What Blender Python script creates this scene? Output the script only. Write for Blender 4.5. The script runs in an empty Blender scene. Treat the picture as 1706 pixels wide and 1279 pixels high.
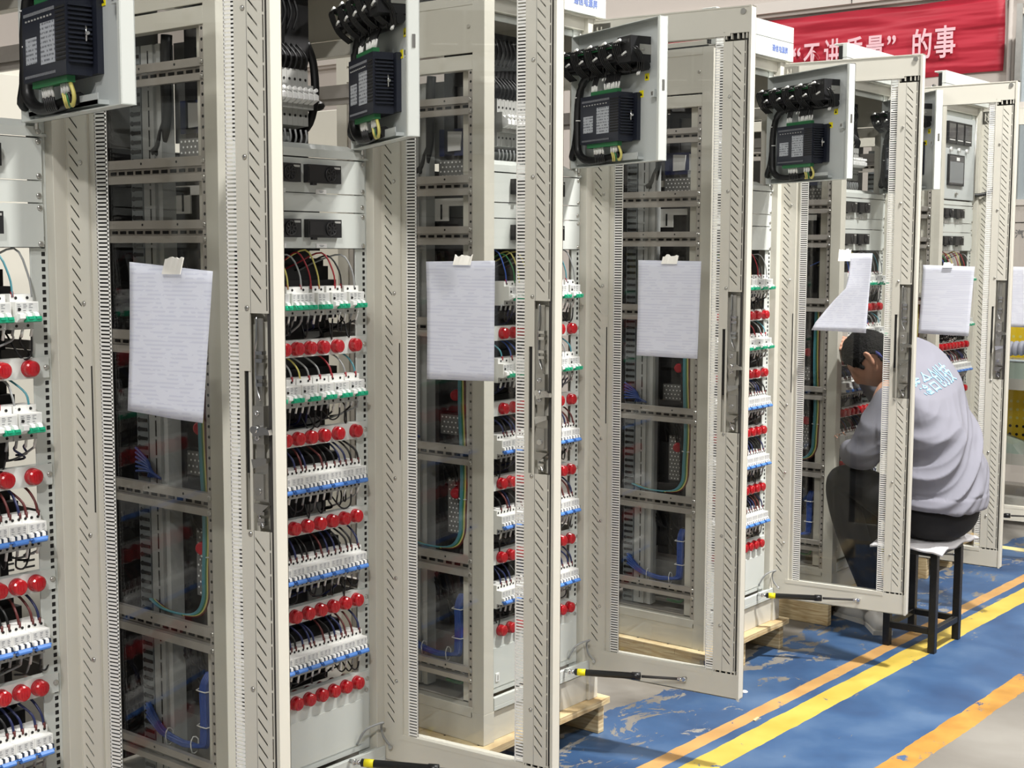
import bpy, bmesh, math, random
from mathutils import Vector, Matrix
R = math.radians
random.seed(7)
scene = bpy.context.scene
col = scene.collection

# ------------------------------------------------------------------ materials
M = {}
def lin(c):
    return tuple(((v/255)/12.92 if v/255 <= .04045 else ((v/255+.055)/1.055)**2.4) for v in c)
def mat(name, rgb, rough=.5, metal=0, noise=0, nscale=8, spec=.5, bump=0, bscale=200, trans=0):
    m = bpy.data.materials.new(name); m.use_nodes = True
    nt = m.node_tree; b = nt.nodes['Principled BSDF']
    c = lin(rgb)
    b.inputs['Base Color'].default_value = (*c, 1)
    b.inputs['Roughness'].default_value = rough
    b.inputs['Metallic'].default_value = metal
    b.inputs['Specular IOR Level'].default_value = spec
    if noise or bump:
        tc = nt.nodes.new('ShaderNodeTexCoord')
    if noise:
        n = nt.nodes.new('ShaderNodeTexNoise'); n.inputs['Scale'].default_value = nscale; n.inputs['Detail'].default_value = 4
        nt.links.new(tc.outputs['Object'], n.inputs['Vector'])
        r = nt.nodes.new('ShaderNodeMapRange'); r.inputs[1].default_value = .3; r.inputs[2].default_value = .7
        r.inputs[3].default_value = 1-noise; r.inputs[4].default_value = 1+noise
        nt.links.new(n.outputs['Fac'], r.inputs[0])
        mx = nt.nodes.new('ShaderNodeVectorMath'); mx.operation = 'SCALE'
        mx.inputs[0].default_value = c
        nt.links.new(r.outputs[0], mx.inputs['Scale'])
        nt.links.new(mx.outputs[0], b.inputs['Base Color'])
    if bump:
        n2 = nt.nodes.new('ShaderNodeTexNoise'); n2.inputs['Scale'].default_value = bscale; n2.inputs['Detail'].default_value = 3
        nt.links.new(tc.outputs['Object'], n2.inputs['Vector'])
        bp = nt.nodes.new('ShaderNodeBump'); bp.inputs['Strength'].default_value = bump; bp.inputs['Distance'].default_value = .01
        nt.links.new(n2.outputs['Fac'], bp.inputs['Height']); nt.links.new(bp.outputs[0], b.inputs['Normal'])
    M[name] = m
    return m
mat('paint', (206, 203, 191), .42, noise=.02, nscale=3)
mat('panel_paint', (205, 209, 204), .4, noise=.015, nscale=3)
mat('tray_paint', (190, 195, 194), .45)
mat('rail_steel', (176, 171, 164), .35, .35, noise=.05, nscale=20)
mat('zinc', (196, 194, 188), .28, .9, noise=.06, nscale=30)
mat('chrome', (215, 215, 215), .15, 1)
mat('hole', (22, 21, 20), .8)
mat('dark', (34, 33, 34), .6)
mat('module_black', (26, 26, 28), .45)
mat('navy', (30, 34, 46), .42, noise=.05)
mat('breaker_white', (232, 232, 228), .4)
mat('breaker_side', (206, 206, 204), .5)
mat('terminal_grey', (172, 172, 168), .5)
mat('print_grey', (120, 122, 126), .6)
mat('green_toggle', (28, 170, 128), .3)
mat('blue_toggle', (76, 128, 204), .35)
mat('slot_navy', (36, 48, 70), .5)
mat('white_plastic_and_lit_dots', (240, 240, 238), .3)
mat('red_lens', (172, 12, 24), .22, spec=.7)
mat('red_rear', (170, 20, 36), .4)
mat('pcb_green', (40, 112, 66), .5)
mat('yellow_label', (238, 224, 20), .5)
mat('blue_text', (104, 124, 182), .6)
mat('wire_black', (17, 17, 18), .45)
mat('wire_grey', (150, 152, 152), .45)
mat('wire_white', (226, 226, 222), .45)
mat('wire_blue', (48, 78, 150), .4)
mat('wire_navy', (34, 42, 84), .4)
mat('wire_teal', (78, 142, 154), .4)
mat('wire_green', (46, 118, 70), .4)
mat('wire_yellow', (206, 196, 110), .4)
mat('wire_red', (150, 38, 46), .4)
mat('wire_brown', (92, 36, 34), .5)
mat('duct_grey', (164, 166, 164), .6)
mat('duct_blue', (116, 122, 124), .6)
mat('perf_grey', (112, 112, 110), .5)
mat('strip_white', (240, 239, 234), .45)
mat('rubber_and_shade', (58, 56, 54), .7)
mat('strut_black', (16, 16, 17), .35)
mat('steel_black', (26, 27, 28), .38, .2, noise=.12, nscale=60, bump=.15, bscale=120)
mat('banner_text', (245, 200, 208), .7)
mat('wall_paint', (200, 192, 184), .8, noise=.01)
mat('trim_white', (220, 213, 205), .6)
mat('screen_glass', (66, 66, 68), .12, spec=.8)
mat('screen_grey', (126, 130, 132), .3)
mat('skin', (196, 146, 120), .55, noise=.05, nscale=20)
mat('hair', (11, 10, 11), .7, spec=.2, bump=.6, bscale=160)
mat('trousers', (16, 16, 20), .85, noise=.08, nscale=30)
mat('collar_blue', (46, 52, 112), .8)
mat('jacket_text', (146, 190, 224), .7)
mat('shoe_white', (206, 204, 198), .6)
mat('towel', (236, 234, 236), .9, bump=.3, bscale=90)
mat('tape', (244, 241, 232), .5)
mat('shelf_steel', (168, 166, 158), .5)
mat('yellow_board', (214, 182, 20), .5)
mat('clear_panel', (178, 188, 194), .15)
mat('grey_text', (120, 120, 120), .7)
mat('sleeve_grey', (150, 152, 164), .6)
mat('box_red', (138, 26, 30), .5)
mat('box_cream', (206, 200, 178), .7)
mat('bag_green', (146, 160, 150), .3)
mat('lamp_body', (70, 72, 74), .5)

def nodes(m):
    m.use_nodes = True
    return m.node_tree, m.node_tree.nodes['Principled BSDF']

def jacket_material():
    m = mat('jacket', (126, 126, 136), .85)
    nt, b = nodes(m)
    tc = nt.nodes.new('ShaderNodeTexCoord')
    n = nt.nodes.new('ShaderNodeTexNoise'); n.inputs['Scale'].default_value = 700
    nt.links.new(tc.outputs['Object'], n.inputs['Vector'])
    bp = nt.nodes.new('ShaderNodeBump'); bp.inputs['Strength'].default_value = .15; bp.inputs['Distance'].default_value = .002
    nt.links.new(n.outputs['Fac'], bp.inputs['Height']); nt.links.new(bp.outputs[0], b.inputs['Normal'])
jacket_material()

def wood_material():
    m = mat('wood', (206, 184, 140), .7)
    nt, b = nodes(m)
    tc = nt.nodes.new('ShaderNodeTexCoord'); mp = nt.nodes.new('ShaderNodeMapping')
    mp.inputs['Scale'].default_value = (3, 3, 40)
    nt.links.new(tc.outputs['Object'], mp.inputs[0])
    n = nt.nodes.new('ShaderNodeTexNoise'); n.inputs['Scale'].default_value = 2.2; n.inputs['Detail'].default_value = 6; n.inputs['Distortion'].default_value = 1.2
    nt.links.new(mp.outputs[0], n.inputs['Vector'])
    r = nt.nodes.new('ShaderNodeValToRGB')
    e = r.color_ramp.elements
    e[0].position = .3; e[0].color = (*lin((172, 140, 94)), 1)
    e[1].position = .66; e[1].color = (*lin((224, 206, 164)), 1)
    nt.links.new(n.outputs['Fac'], r.inputs[0]); nt.links.new(r.outputs[0], b.inputs['Base Color'])
wood_material()

def paper_material(name, base, ink, amt, thin=False):
    m = mat(name, base, .8)
    nt, b = nodes(m)
    tc = nt.nodes.new('ShaderNodeTexCoord'); sx = nt.nodes.new('ShaderNodeSeparateXYZ')
    nt.links.new(tc.outputs['Object'], sx.inputs[0])
    def wave(sock, f, t):
        a = nt.nodes.new('ShaderNodeMath'); a.operation = 'MULTIPLY'; a.inputs[1].default_value = f; nt.links.new(sock, a.inputs[0])
        fr = nt.nodes.new('ShaderNodeMath'); fr.operation = 'FRACT'; nt.links.new(a.outputs[0], fr.inputs[0])
        g = nt.nodes.new('ShaderNodeMath'); g.operation = 'GREATER_THAN'; g.inputs[1].default_value = t; nt.links.new(fr.outputs[0], g.inputs[0])
        return g.outputs[0]
    row = wave(sx.outputs['Z'], 118, .55)
    n = nt.nodes.new('ShaderNodeTexNoise'); n.inputs['Scale'].default_value = 1
    mp = nt.nodes.new('ShaderNodeMapping'); mp.inputs['Scale'].default_value = (160, 1, 60)
    nt.links.new(tc.outputs['Object'], mp.inputs[0]); nt.links.new(mp.outputs[0], n.inputs['Vector'])
    g = nt.nodes.new('ShaderNodeMath'); g.operation = 'GREATER_THAN'; g.inputs[1].default_value = .47; nt.links.new(n.outputs['Fac'], g.inputs[0])
    mu = nt.nodes.new('ShaderNodeMath'); mu.operation = 'MULTIPLY'; nt.links.new(row, mu.inputs[0]); nt.links.new(g.outputs[0], mu.inputs[1])
    mu2 = nt.nodes.new('ShaderNodeMath'); mu2.operation = 'MULTIPLY'; mu2.inputs[1].default_value = amt; nt.links.new(mu.outputs[0], mu2.inputs[0])
    mx = nt.nodes.new('ShaderNodeMix'); mx.data_type = 'RGBA'
    mx.inputs[6].default_value = (*lin(base), 1); mx.inputs[7].default_value = (*lin(ink), 1)
    nt.links.new(mu2.outputs[0], mx.inputs[0]); nt.links.new(mx.outputs[2], b.inputs['Base Color'])
    if thin:
        tl = nt.nodes.new('ShaderNodeBsdfTranslucent'); nt.links.new(mx.outputs[2], tl.inputs[0])
        ms = nt.nodes.new('ShaderNodeMixShader'); ms.inputs[0].default_value = .5
        nt.links.new(b.outputs[0], ms.inputs[1]); nt.links.new(tl.outputs[0], ms.inputs[2]); nt.links.new(ms.outputs[0], nt.nodes['Material Output'].inputs['Surface'])
paper_material('paper', (240, 242, 249), (220, 222, 234), .5, True)
paper_material('sticker', (176, 180, 186), (92, 95, 102), .8)

def banner_material():
    m = mat('banner_red', (190, 40, 60), .55)
    nt, b = nodes(m)
    tc = nt.nodes.new('ShaderNodeTexCoord')
    mp = nt.nodes.new('ShaderNodeMapping'); mp.inputs['Rotation'].default_value = (R(24), 0, 0); mp.inputs['Scale'].default_value = (1, .55, 5)
    nt.links.new(tc.outputs['Object'], mp.inputs[0])
    n = nt.nodes.new('ShaderNodeTexNoise'); n.inputs['Scale'].default_value = 1.6; n.inputs['Detail'].default_value = 2
    nt.links.new(mp.outputs[0], n.inputs['Vector'])
    bp = nt.nodes.new('ShaderNodeBump'); bp.inputs['Strength'].default_value = .7; bp.inputs['Distance'].default_value = .12
    nt.links.new(n.outputs['Fac'], bp.inputs['Height']); nt.links.new(bp.outputs[0], b.inputs['Normal'])
banner_material()

def glass_material():
    m = bpy.data.materials.new('glass'); m.use_nodes = True
    nt = m.node_tree
    nt.nodes.remove(nt.nodes['Principled BSDF'])
    out = nt.nodes['Material Output']
    t = nt.nodes.new('ShaderNodeBsdfTransparent'); t.inputs[0].default_value = (.86, .865, .86, 1)
    g = nt.nodes.new('ShaderNodeBsdfGlossy'); g.inputs['Roughness'].default_value = .02
    ge = nt.nodes.new('ShaderNodeNewGeometry'); dt = nt.nodes.new('ShaderNodeVectorMath'); dt.operation = 'DOT_PRODUCT'
    nt.links.new(ge.outputs['Normal'], dt.inputs[0]); nt.links.new(ge.outputs['Incoming'], dt.inputs[1])
    prev = dt.outputs['Value']
    for op, a, b in (('ABSOLUTE', None, None), ('SUBTRACT', 1, None), ('POWER', None, 5), ('MULTIPLY', None, .96), ('ADD', None, .032)):
        q = nt.nodes.new('ShaderNodeMath'); q.operation = op
        if a is not None: q.inputs[0].default_value = a; nt.links.new(prev, q.inputs[1])
        else:
            nt.links.new(prev, q.inputs[0])
            if b is not None: q.inputs[1].default_value = b
        prev = q.outputs[0]
    mx = nt.nodes.new('ShaderNodeMixShader')
    nt.links.new(prev, mx.inputs[0]); nt.links.new(t.outputs[0], mx.inputs[1]); nt.links.new(g.outputs[0], mx.inputs[2])
    nt.links.new(mx.outputs[0], out.inputs['Surface'])
    M['glass'] = m
glass_material()

def floor_material():
    m = mat('floor_paint', (60, 100, 160), .45)
    nt, b = nodes(m)
    L = nt.links.new
    tc = nt.nodes.new('ShaderNodeTexCoord'); sx = nt.nodes.new('ShaderNodeSeparateXYZ'); L(tc.outputs['Object'], sx.inputs[0])
    def math_(op, a, bb, c=None):
        n = nt.nodes.new('ShaderNodeMath'); n.operation = op
        for i, v in enumerate((a, bb)):
            if v is None: continue
            if isinstance(v, (int, float)): n.inputs[i].default_value = v
            else: L(v, n.inputs[i])
        return n.outputs[0]
    def noise(scale, detail=5, dist=0, stretch=(1, 1, 1), rough=.5):
        mp = nt.nodes.new('ShaderNodeMapping'); mp.inputs['Scale'].default_value = stretch; L(tc.outputs['Object'], mp.inputs[0])
        n = nt.nodes.new('ShaderNodeTexNoise'); n.inputs['Scale'].default_value = scale; n.inputs['Detail'].default_value = detail
        n.inputs['Distortion'].default_value = dist; n.inputs['Roughness'].default_value = rough; L(mp.outputs[0], n.inputs['Vector'])
        return n.outputs['Fac']
    # v = distance across the lane, lines run slightly askew to the cabinet row
    v = math_('ADD', sx.outputs['Y'], math_('MULTIPLY', math_('SUBTRACT', sx.outputs['X'], 4), .028))
    rag = math_('MULTIPLY', math_('SUBTRACT', noise(9, 4), .5), .014)
    v2 = math_('ADD', v, rag)
    def band(lo, hi, src):
        return math_('MULTIPLY', math_('GREATER_THAN', src, lo), math_('LESS_THAN', src, hi))
    def mixc(fac, a, bcol):
        mx = nt.nodes.new('ShaderNodeMix'); mx.data_type = 'RGBA'
        L(fac, mx.inputs[0])
        for i, c in ((6, a), (7, bcol)):
            if isinstance(c, tuple): mx.inputs[i].default_value = (*lin(c), 1)
            else: L(c, mx.inputs[i])
        return mx.outputs[2]
    def ramp(src, stops):
        r = nt.nodes.new('ShaderNodeValToRGB'); e = r.color_ramp.elements
        while len(e) < len(stops): e.new(.5)
        for el, (p, c) in zip(e, stops): el.position = p; el.color = (*lin(c), 1)
        L(src, r.inputs[0]); return r.outputs[0]
    conc = ramp(noise(2.2, 8, .4), [(.3, (100, 96, 90)), (.5, (122, 118, 111)), (.72, (144, 141, 134))])
    blue = ramp(noise(3.2, 7, .3), [(.3, (40, 66, 102)), (.5, (51, 82, 120)), (.7, (76, 102, 134))])
    edge_rag = math_('MULTIPLY', math_('SUBTRACT', noise(2.3, 9, .3, rough=.65), .5), .26)
    blue_mask = math_('MULTIPLY', math_('GREATER_THAN', v, -.90), math_('LESS_THAN', math_('ADD', v, edge_rag), .06))
    # scratched and chipped paint, more wear towards the cabinets
    wear = math_('MULTIPLY', math_('ADD', math_('MULTIPLY', v, .30), .25), .55)
    chip = math_('GREATER_THAN', math_('ADD', noise(5.5, 10, .6, (1, 1.8, 1), .72), wear), .685)
    blue_mask = math_('MULTIPLY', blue_mask, math_('SUBTRACT', 1, chip))
    c = mixc(blue_mask, conc, blue)
    chip2 = math_('GREATER_THAN', noise(11, 10, .5, (1, 1, 1), .7), .645)
    keep = math_('SUBTRACT', 1, chip2)
    yel = ramp(noise(6, 6), [(.3, (180, 154, 60)), (.7, (198, 174, 80))])
    org = ramp(noise(7, 6), [(.3, (168, 128, 76)), (.7, (190, 150, 92))])
    org2 = ramp(noise(9, 8), [(.3, (158, 112, 44)), (.7, (188, 140, 62))])
    c = mixc(math_('MULTIPLY', band(-.350, -.292, v2), keep), c, org)
    c = mixc(math_('MULTIPLY', band(-.488, -.391, v2), keep), c, yel)
    chip3 = math_('LESS_THAN', noise(6, 10, .4, rough=.72), .585)
    v3 = math_('ADD', v, math_('MULTIPLY', rag, 1.6))
    c = mixc(math_('MULTIPLY', band(-.948, -.858, v3), chip3), c, org2)
    cross = math_('MULTIPLY', band(6.38, 6.46, sx.outputs['X']), math_('LESS_THAN', v, .3))
    c = mixc(cross, c, (226, 214, 150))
    L(c, b.inputs['Base Color'])
    r = nt.nodes.new('ShaderNodeMapRange'); r.inputs[3].default_value = .38; r.inputs[4].default_value = .62
    L(noise(4, 6), r.inputs[0]); L(r.outputs[0], b.inputs['Roughness'])
floor_material()

# ------------------------------------------------------------------ mesh builder
class MB:
    def __init__(s):
        s.v = []; s.f = []; s.mi = []; s.mats = []; s.sm = []
    def _m(s, m):
        if m not in s.mats: s.mats.append(m)
        return s.mats.index(m)
    def face(s, idx, m, smooth=False):
        s.f.append(idx); s.mi.append(s._m(m)); s.sm.append(smooth)
    def poly(s, pts, m):
        b = len(s.v); s.v += [tuple(p) for p in pts]; s.face(tuple(range(b, b+len(pts))), m)
    def hexa(s, p, m):      # p: 8 points, bottom 4 ccw then top 4
        b = len(s.v); s.v += [tuple(q) for q in p]
        for q in ((0, 3, 2, 1), (4, 5, 6, 7), (0, 1, 5, 4), (1, 2, 6, 5), (2, 3, 7, 6), (3, 0, 4, 7)):
            s.face(tuple(b+i for i in q), m)
    def box(s, x0, x1, y0, y1, z0, z1, m):
        s.hexa([(x0, y0, z0), (x1, y0, z0), (x1, y1, z0), (x0, y1, z0), (x0, y0, z1), (x1, y0, z1), (x1, y1, z1), (x0, y1, z1)], m)
    def prism(s, prof, ax, a0, a1, m):   # profile polygon extruded along axis ax ('x','y','z')
        n = len(prof); b = len(s.v)
        for a in (a0, a1):
            for p, q in prof:
                s.v.append((a, p, q) if ax == 'x' else (p, a, q) if ax == 'y' else (p, q, a))
        s.face(tuple(b+i for i in range(n)), m); s.face(tuple(b+n+i for i in reversed(range(n))), m)
        for i in range(n):
            j = (i+1) % n; s.face((b+i, b+n+i, b+n+j, b+j), m)
    def lathe(s, o, axis, prof, m, n=16, smooth=True, mats=None):   # prof: (t along axis, radius)
        o = Vector(o); ax = Vector(axis).normalized()
        u = ax.orthogonal().normalized(); w = ax.cross(u)
        b = len(s.v)
        for t, r in prof:
            for i in range(n):
                a = 2*math.pi*i/n
                s.v.append(tuple(o+ax*t+(u*math.cos(a)+w*math.sin(a))*r))
        for k in range(len(prof)-1):
            for i in range(n):
                j = (i+1) % n
                s.face((b+k*n+i, b+k*n+j, b+(k+1)*n+j, b+(k+1)*n+i), mats[k] if mats else m, smooth)
        s.face(tuple(b+i for i in reversed(range(n))), mats[0] if mats else m)
        e = b+(len(prof)-1)*n
        s.face(tuple(e+i for i in range(n)), mats[-1] if mats else m)
    def cyl(s, o, axis, L, r, m, n=12):
        s.lathe(o, axis, [(0, r), (L, r)], m, n)
    def tube(s, pts, r, m, n=6, sub=4):
        P = [Vector(p) for p in pts]
        if sub > 1 and len(P) > 2:
            Q = []
            for i in range(len(P)-1):
                a = P[max(i-1, 0)]; b_ = P[i]; c = P[i+1]; d = P[min(i+2, len(P)-1)]
                for k in range(sub):
                    t = k/sub
                    Q.append(.5*((2*b_)+(c-a)*t+(2*a-5*b_+4*c-d)*t*t+(3*b_-a-3*c+d)*t**3))
            Q.append(P[-1]); P = Q
        b = len(s.v)
        up = Vector((.31, .22, .93))
        for i, p in enumerate(P):
            t = (P[min(i+1, len(P)-1)]-P[max(i-1, 0)])
            t = t.normalized() if t.length > 1e-9 else Vector((0, 0, 1))
            u = t.cross(up)
            if u.length < .05: u = t.cross(Vector((1, 0, 0)))
            u.normalize(); w = t.cross(u)
            for k in range(n):
                a = 2*math.pi*k/n
                s.v.append(tuple(p+(u*math.cos(a)+w*math.sin(a))*r))
        for i in range(len(P)-1):
            for k in range(n):
                j = (k+1) % n
                s.face((b+i*n+k, b+i*n+j, b+(i+1)*n+j, b+(i+1)*n+k), m, True)
        s.face(tuple(b+i for i in range(n)), m); e = b+(len(P)-1)*n
        s.face(tuple(e+i for i in reversed(range(n))), m)
    def mesh(s, name):
        me = bpy.data.meshes.new(name)
        me.from_pydata(s.v, [], s.f)
        for m in s.mats: me.materials.append(M[m])
        me.polygons.foreach_set('material_index', s.mi)
        me.polygons.foreach_set('use_smooth', s.sm)
        bm = bmesh.new(); bm.from_mesh(me); bmesh.ops.recalc_face_normals(bm, faces=bm.faces); bm.to_mesh(me); bm.free()
        me.update()
        return me
    def build(s, name, parent=None, loc=(0, 0, 0), rz=0, bevel=0):
        o = bpy.data.objects.new(name, s.mesh(name)); col.objects.link(o)
        o.location = loc; o.rotation_euler = (0, 0, rz); o.parent = parent
        if bevel:
            b = o.modifiers.new('Bevel', 'BEVEL'); b.width = bevel; b.segments = 1; b.limit_method = 'ANGLE'
        return o

def tag(o, label, cat, group=None):
    o['label'] = label; o['category'] = cat
    if group: o['group'] = group
    return o
def empty(name, loc, rz=0):
    o = bpy.data.objects.new(name, None); col.objects.link(o); o.location = loc; o.rotation_euler = (0, 0, rz)
    o.empty_display_size = .1
    return o
def structure(o):
    o['kind'] = 'structure'; return o
def children(o):
    return [c for c in bpy.data.objects if c.parent == o]
def text_mesh(body, size, m, extrude=.001, bold=0, sx=1):
    c = bpy.data.curves.new('lettering', 'FONT'); c.body = body; c.size = size; c.extrude = extrude; c.offset = bold
    c.align_x = 'CENTER'; c.align_y = 'CENTER'; c.resolution_u = 3
    o = bpy.data.objects.new('lettering', c); col.objects.link(o)
    dg = bpy.context.evaluated_depsgraph_get(); dg.update()
    me = bpy.data.meshes.new_from_object(o.evaluated_get(dg))
    bpy.data.objects.remove(o); bpy.data.curves.remove(c)
    if sx != 1:
        me.transform(Matrix.Diagonal((sx, 1, 1, 1)))
    me.materials.clear(); me.materials.append(M[m])
    return me
def mesh_obj(name, me, parent=None, loc=(0, 0, 0), rot=(0, 0, 0)):
    o = bpy.data.objects.new(name, me); col.objects.link(o); o.parent = parent; o.location = loc; o.rotation_euler = rot
    return o

# ------------------------------------------------------------------ camera (solved from the photograph's vanishing lines)
F, W = 2272.3, .592
cam = bpy.data.cameras.new('camera'); co = bpy.data.objects.new('camera', cam); col.objects.link(co)
cam.sensor_width = 36; cam.sensor_fit = 'HORIZONTAL'; cam.lens = F/1706*36
yaw, pit, rol = R(51.515), R(-5.61), R(.172)
fw = Vector((math.sin(yaw)*math.cos(pit), math.cos(yaw)*math.cos(pit), math.sin(pit)))
rt = Vector((math.cos(yaw), -math.sin(yaw), 0)); up = rt.cross(fw)
r2 = rt*math.cos(rol)+up*math.sin(rol); u2 = up*math.cos(rol)-rt*math.sin(rol)
mw = Matrix((r2, u2, -fw)).transposed().to_4x4(); mw.translation = (-.9705, -2.5024, 1.6035)
co.matrix_world = mw
cam.clip_start = .05; cam.clip_end = 100
scene.camera = co

# ------------------------------------------------------------------ cabinet
CX = [.1468, 1.0877, 2.0701, 3.3309, 4.3894, 5.4794]
CY = [0, 0, .0187, .0072, .0012, 0]
DOOR_A = [101.3, 96.1, 96.1, 97.2, 91.8, 96.0]
SWING_A = [79, 61, 68, 65, 51, 0]
Z0 = .127
ZB = [1.475-.2275*r for r in range(5)]          # breaker rows
ZS = [1.357-.2253*r for r in range(5)]          # indicator strips

def screw(mb, x, y, z, d=(0, -1, 0), r=.006):
    mb.lathe((x, y, z), d, [(0, r), (.002, r), (.0035, r*.6)], 'zinc', 8)

def make_frame():
    f = MB()
    for x0, s in ((0, 1), (W, -1)):
        a, b = sorted((x0, x0+s*.046)); f.box(a, b, 0, .045, .222, 2.33, 'paint')       # front posts
        f.box(a, b, .555, .6, .222, 2.33, 'paint')                                       # rear posts
        a, b = sorted((x0+s*.004, x0+s*.014))
        f.box(a, b, .045, .064, .235, 2.12, 'rail_steel'); f.box(a, b, .536, .555, .235, 2.12, 'rail_steel')
        a2, b2 = sorted((x0+s*.0031, x0+s*.006))
        z = .26
        while z < 2.11:
            f.cyl((x0+s*.0032, .0545, z), (s, 0, 0), .002, .0042, 'hole', 8); z += .025
        a, b = sorted((x0+s*.03, x0+s*.034)); f.box(a, b, .064, .106, .235, 2.12, 'paint')   # inner mounting plate edge
        a, b = sorted((x0, x0+s*.03))
        f.box(a, b, .045, .555, 2.118, 2.16, 'paint'); f.box(a, b, .045, .555, .205, .236, 'paint')
        f.box(a, b, .045, .555, 2.30, 2.33, 'paint')
        a, b = sorted((x0+s*.002, x0+s*.006)); f.box(a, b, .036, .56, 2.166, 2.326, 'paint')
        f.cyl((x0+s*.0025, .06, 2.24), (-s, 0, 0), .004, .006, 'zinc', 8)
        a, b = sorted((x0+s*.004, x0+s*.02)); f.box(a, b, .036, .57, .127, .205, 'paint')    # base skirts
        a, b = sorted((x0, x0+s*.05)); f.box(a, b, 0, .05, .127, .222, 'paint'); f.box(a, b, .55, .6, .127, .222, 'paint')
    # wide hinge side inner jamb + square-hole rack rails
    f.box(.516, .548, .006, .045, .24, 2.33, 'paint')
    for xa, xb, xh in ((.046, .066, .056), (.474, .516, .504)):
        f.box(xa, xb, .032, .036, .25, 2.30, 'panel_paint')
        z = .45
        while z < 1.62:
            f.box(xh-.0045, xh+.0045, .0312, .034, z, z+.0095, 'hole'); z += .0158
    f.box(.05, .542, .01, .05, .127, .216, 'paint')                   # base front
    f.box(.05, .542, .0, .045, .222, .236, 'panel_paint'); f.box(.05, .542, .0, .012, .236, .262, 'panel_paint')
    f.box(.05, .542, .555, .595, .127, .236, 'paint')
    f.box(0, W, 0, .6, 2.326, 2.334, 'paint'); f.box(0, .006, .02, .6, 2.326, 2.350, 'paint'); f.box(W-.006, W, .02, .6, 2.326, 2.350, 'paint')                         # roof
    f.box(.046, .546, .555, .6, 2.25, 2.33, 'paint')
    f.box(.046, .546, .02, .09, 2.288, 2.326, 'paint')                # upper front beam
    f.box(.06, .53, .036, .04, 2.266, 2.286, 'panel_paint')
    f.box(.03, .56, .05, .55, .236, .242, 'rail_steel')               # floor pan
    return f

def make_header():
    h = MB()
    h.box(0, W, -.008, .012, 2.331, 2.400, 'panel_paint'); h.box(0, W, -.008, .012, 2.402, 2.461, 'panel_paint')
    h.box(.0, W, .012, .05, 2.455, 2.461, 'panel_paint'); h.box(0, .012, .012, .03, 2.334, 2.45, 'hole')
    h.box(W-.004, W, .012, .05, 2.334, 2.455, 'panel_paint')
    return h

def make_side_rail(z0, z1):
    r = MB(); zm = z1-.022
    h = z1-z0
    r.box(.002, .016, .046, .552, z1-h*.38, z1, 'rail_steel')
    r.box(.020, .024, .046, .552, z0+h*.30, z1-h*.38, 'rail_steel')
    r.box(.002, .016, .046, .552, z0, z0+h*.32, 'rail_steel')
    y = .075; i = 0
    while y < .53:
        r.box(.0185, .0205, y, y+.022, z0+h*.40, z0+h*.54, 'hole'); y += .034
        if i % 4 == 1: r.cyl((.0015, y+.01, z1-h*.19), (1, 0, 0), .003, .0032, 'hole', 8)
        i += 1
    for zz in (z1-h*.2, z0+h*.15):
        r.lathe((.003, .054, zz), (-1, 0, 0), [(0, .007), (.003, .007), (.005, .004)], 'zinc', 8)
    return r
RAILS = [(1.993, 2.045), (1.762, 1.820), (1.618, 1.672), (1.345, 1.402), (.968, 1.024), (.632, .695), (.310, .357)]

def make_ducts():
    d = MB()
    d.box(.05, .056, .30, .345, .25, 2.10, 'duct_grey'); d.box(.05, .056, .27, .285, .25, 2.10, 'duct_grey')
    d.box(.056, .09, .27, .345, .25, 2.10, 'duct_grey')
    z = .27
    while z < 2.06:
        d.box(.049, .0505, .316, .320, z, z+.040, 'hole'); z += .048
    d2 = MB()
    d2.box(.05, .085, .350, .395, .25, 2.10, 'duct_blue')
    z = .262
    while z < 2.09:
        d2.box(.048, .052, .353, .386, z, z+.0082, 'hole'); d2.cyl((.048, .386, z+.0041), (1, 0, 0), .004, .0062, 'hole', 8); z += .0232
    return d, d2

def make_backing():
    # equipment blocks, plus dark plates added to keep the cabinet depth shaded
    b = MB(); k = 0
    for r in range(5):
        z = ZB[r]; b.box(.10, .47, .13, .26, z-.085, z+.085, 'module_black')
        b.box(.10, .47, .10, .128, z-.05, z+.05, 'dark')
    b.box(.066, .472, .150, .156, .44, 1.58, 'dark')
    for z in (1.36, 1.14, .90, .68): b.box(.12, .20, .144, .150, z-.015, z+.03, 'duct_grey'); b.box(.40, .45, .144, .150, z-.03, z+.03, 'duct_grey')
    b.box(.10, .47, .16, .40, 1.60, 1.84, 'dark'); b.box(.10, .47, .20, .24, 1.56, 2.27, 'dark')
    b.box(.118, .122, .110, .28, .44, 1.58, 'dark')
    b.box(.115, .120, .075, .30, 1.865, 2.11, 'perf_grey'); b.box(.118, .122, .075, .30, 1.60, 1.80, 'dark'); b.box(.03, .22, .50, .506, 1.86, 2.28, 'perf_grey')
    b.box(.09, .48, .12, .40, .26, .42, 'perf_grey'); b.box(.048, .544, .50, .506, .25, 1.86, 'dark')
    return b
def make_perforated(y0, y1, z0, z1, nx, nz):
    p = MB(); p.box(.092, .098, y0, y1, z0, z1, 'perf_grey')
    for i in range(nx):
        for j in range(nz):
            y = y0+(i+.5+.5*(j % 2))*(y1-y0)/(nx+.5); z = z0+(j+.5)*(z1-z0)/nz
            p.cyl((.0925, y, z), (-1, 0, 0), .001, .0028, 'white_plastic_and_lit_dots', 6)  # white dots painted for light showing through the perforations
    return p

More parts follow.
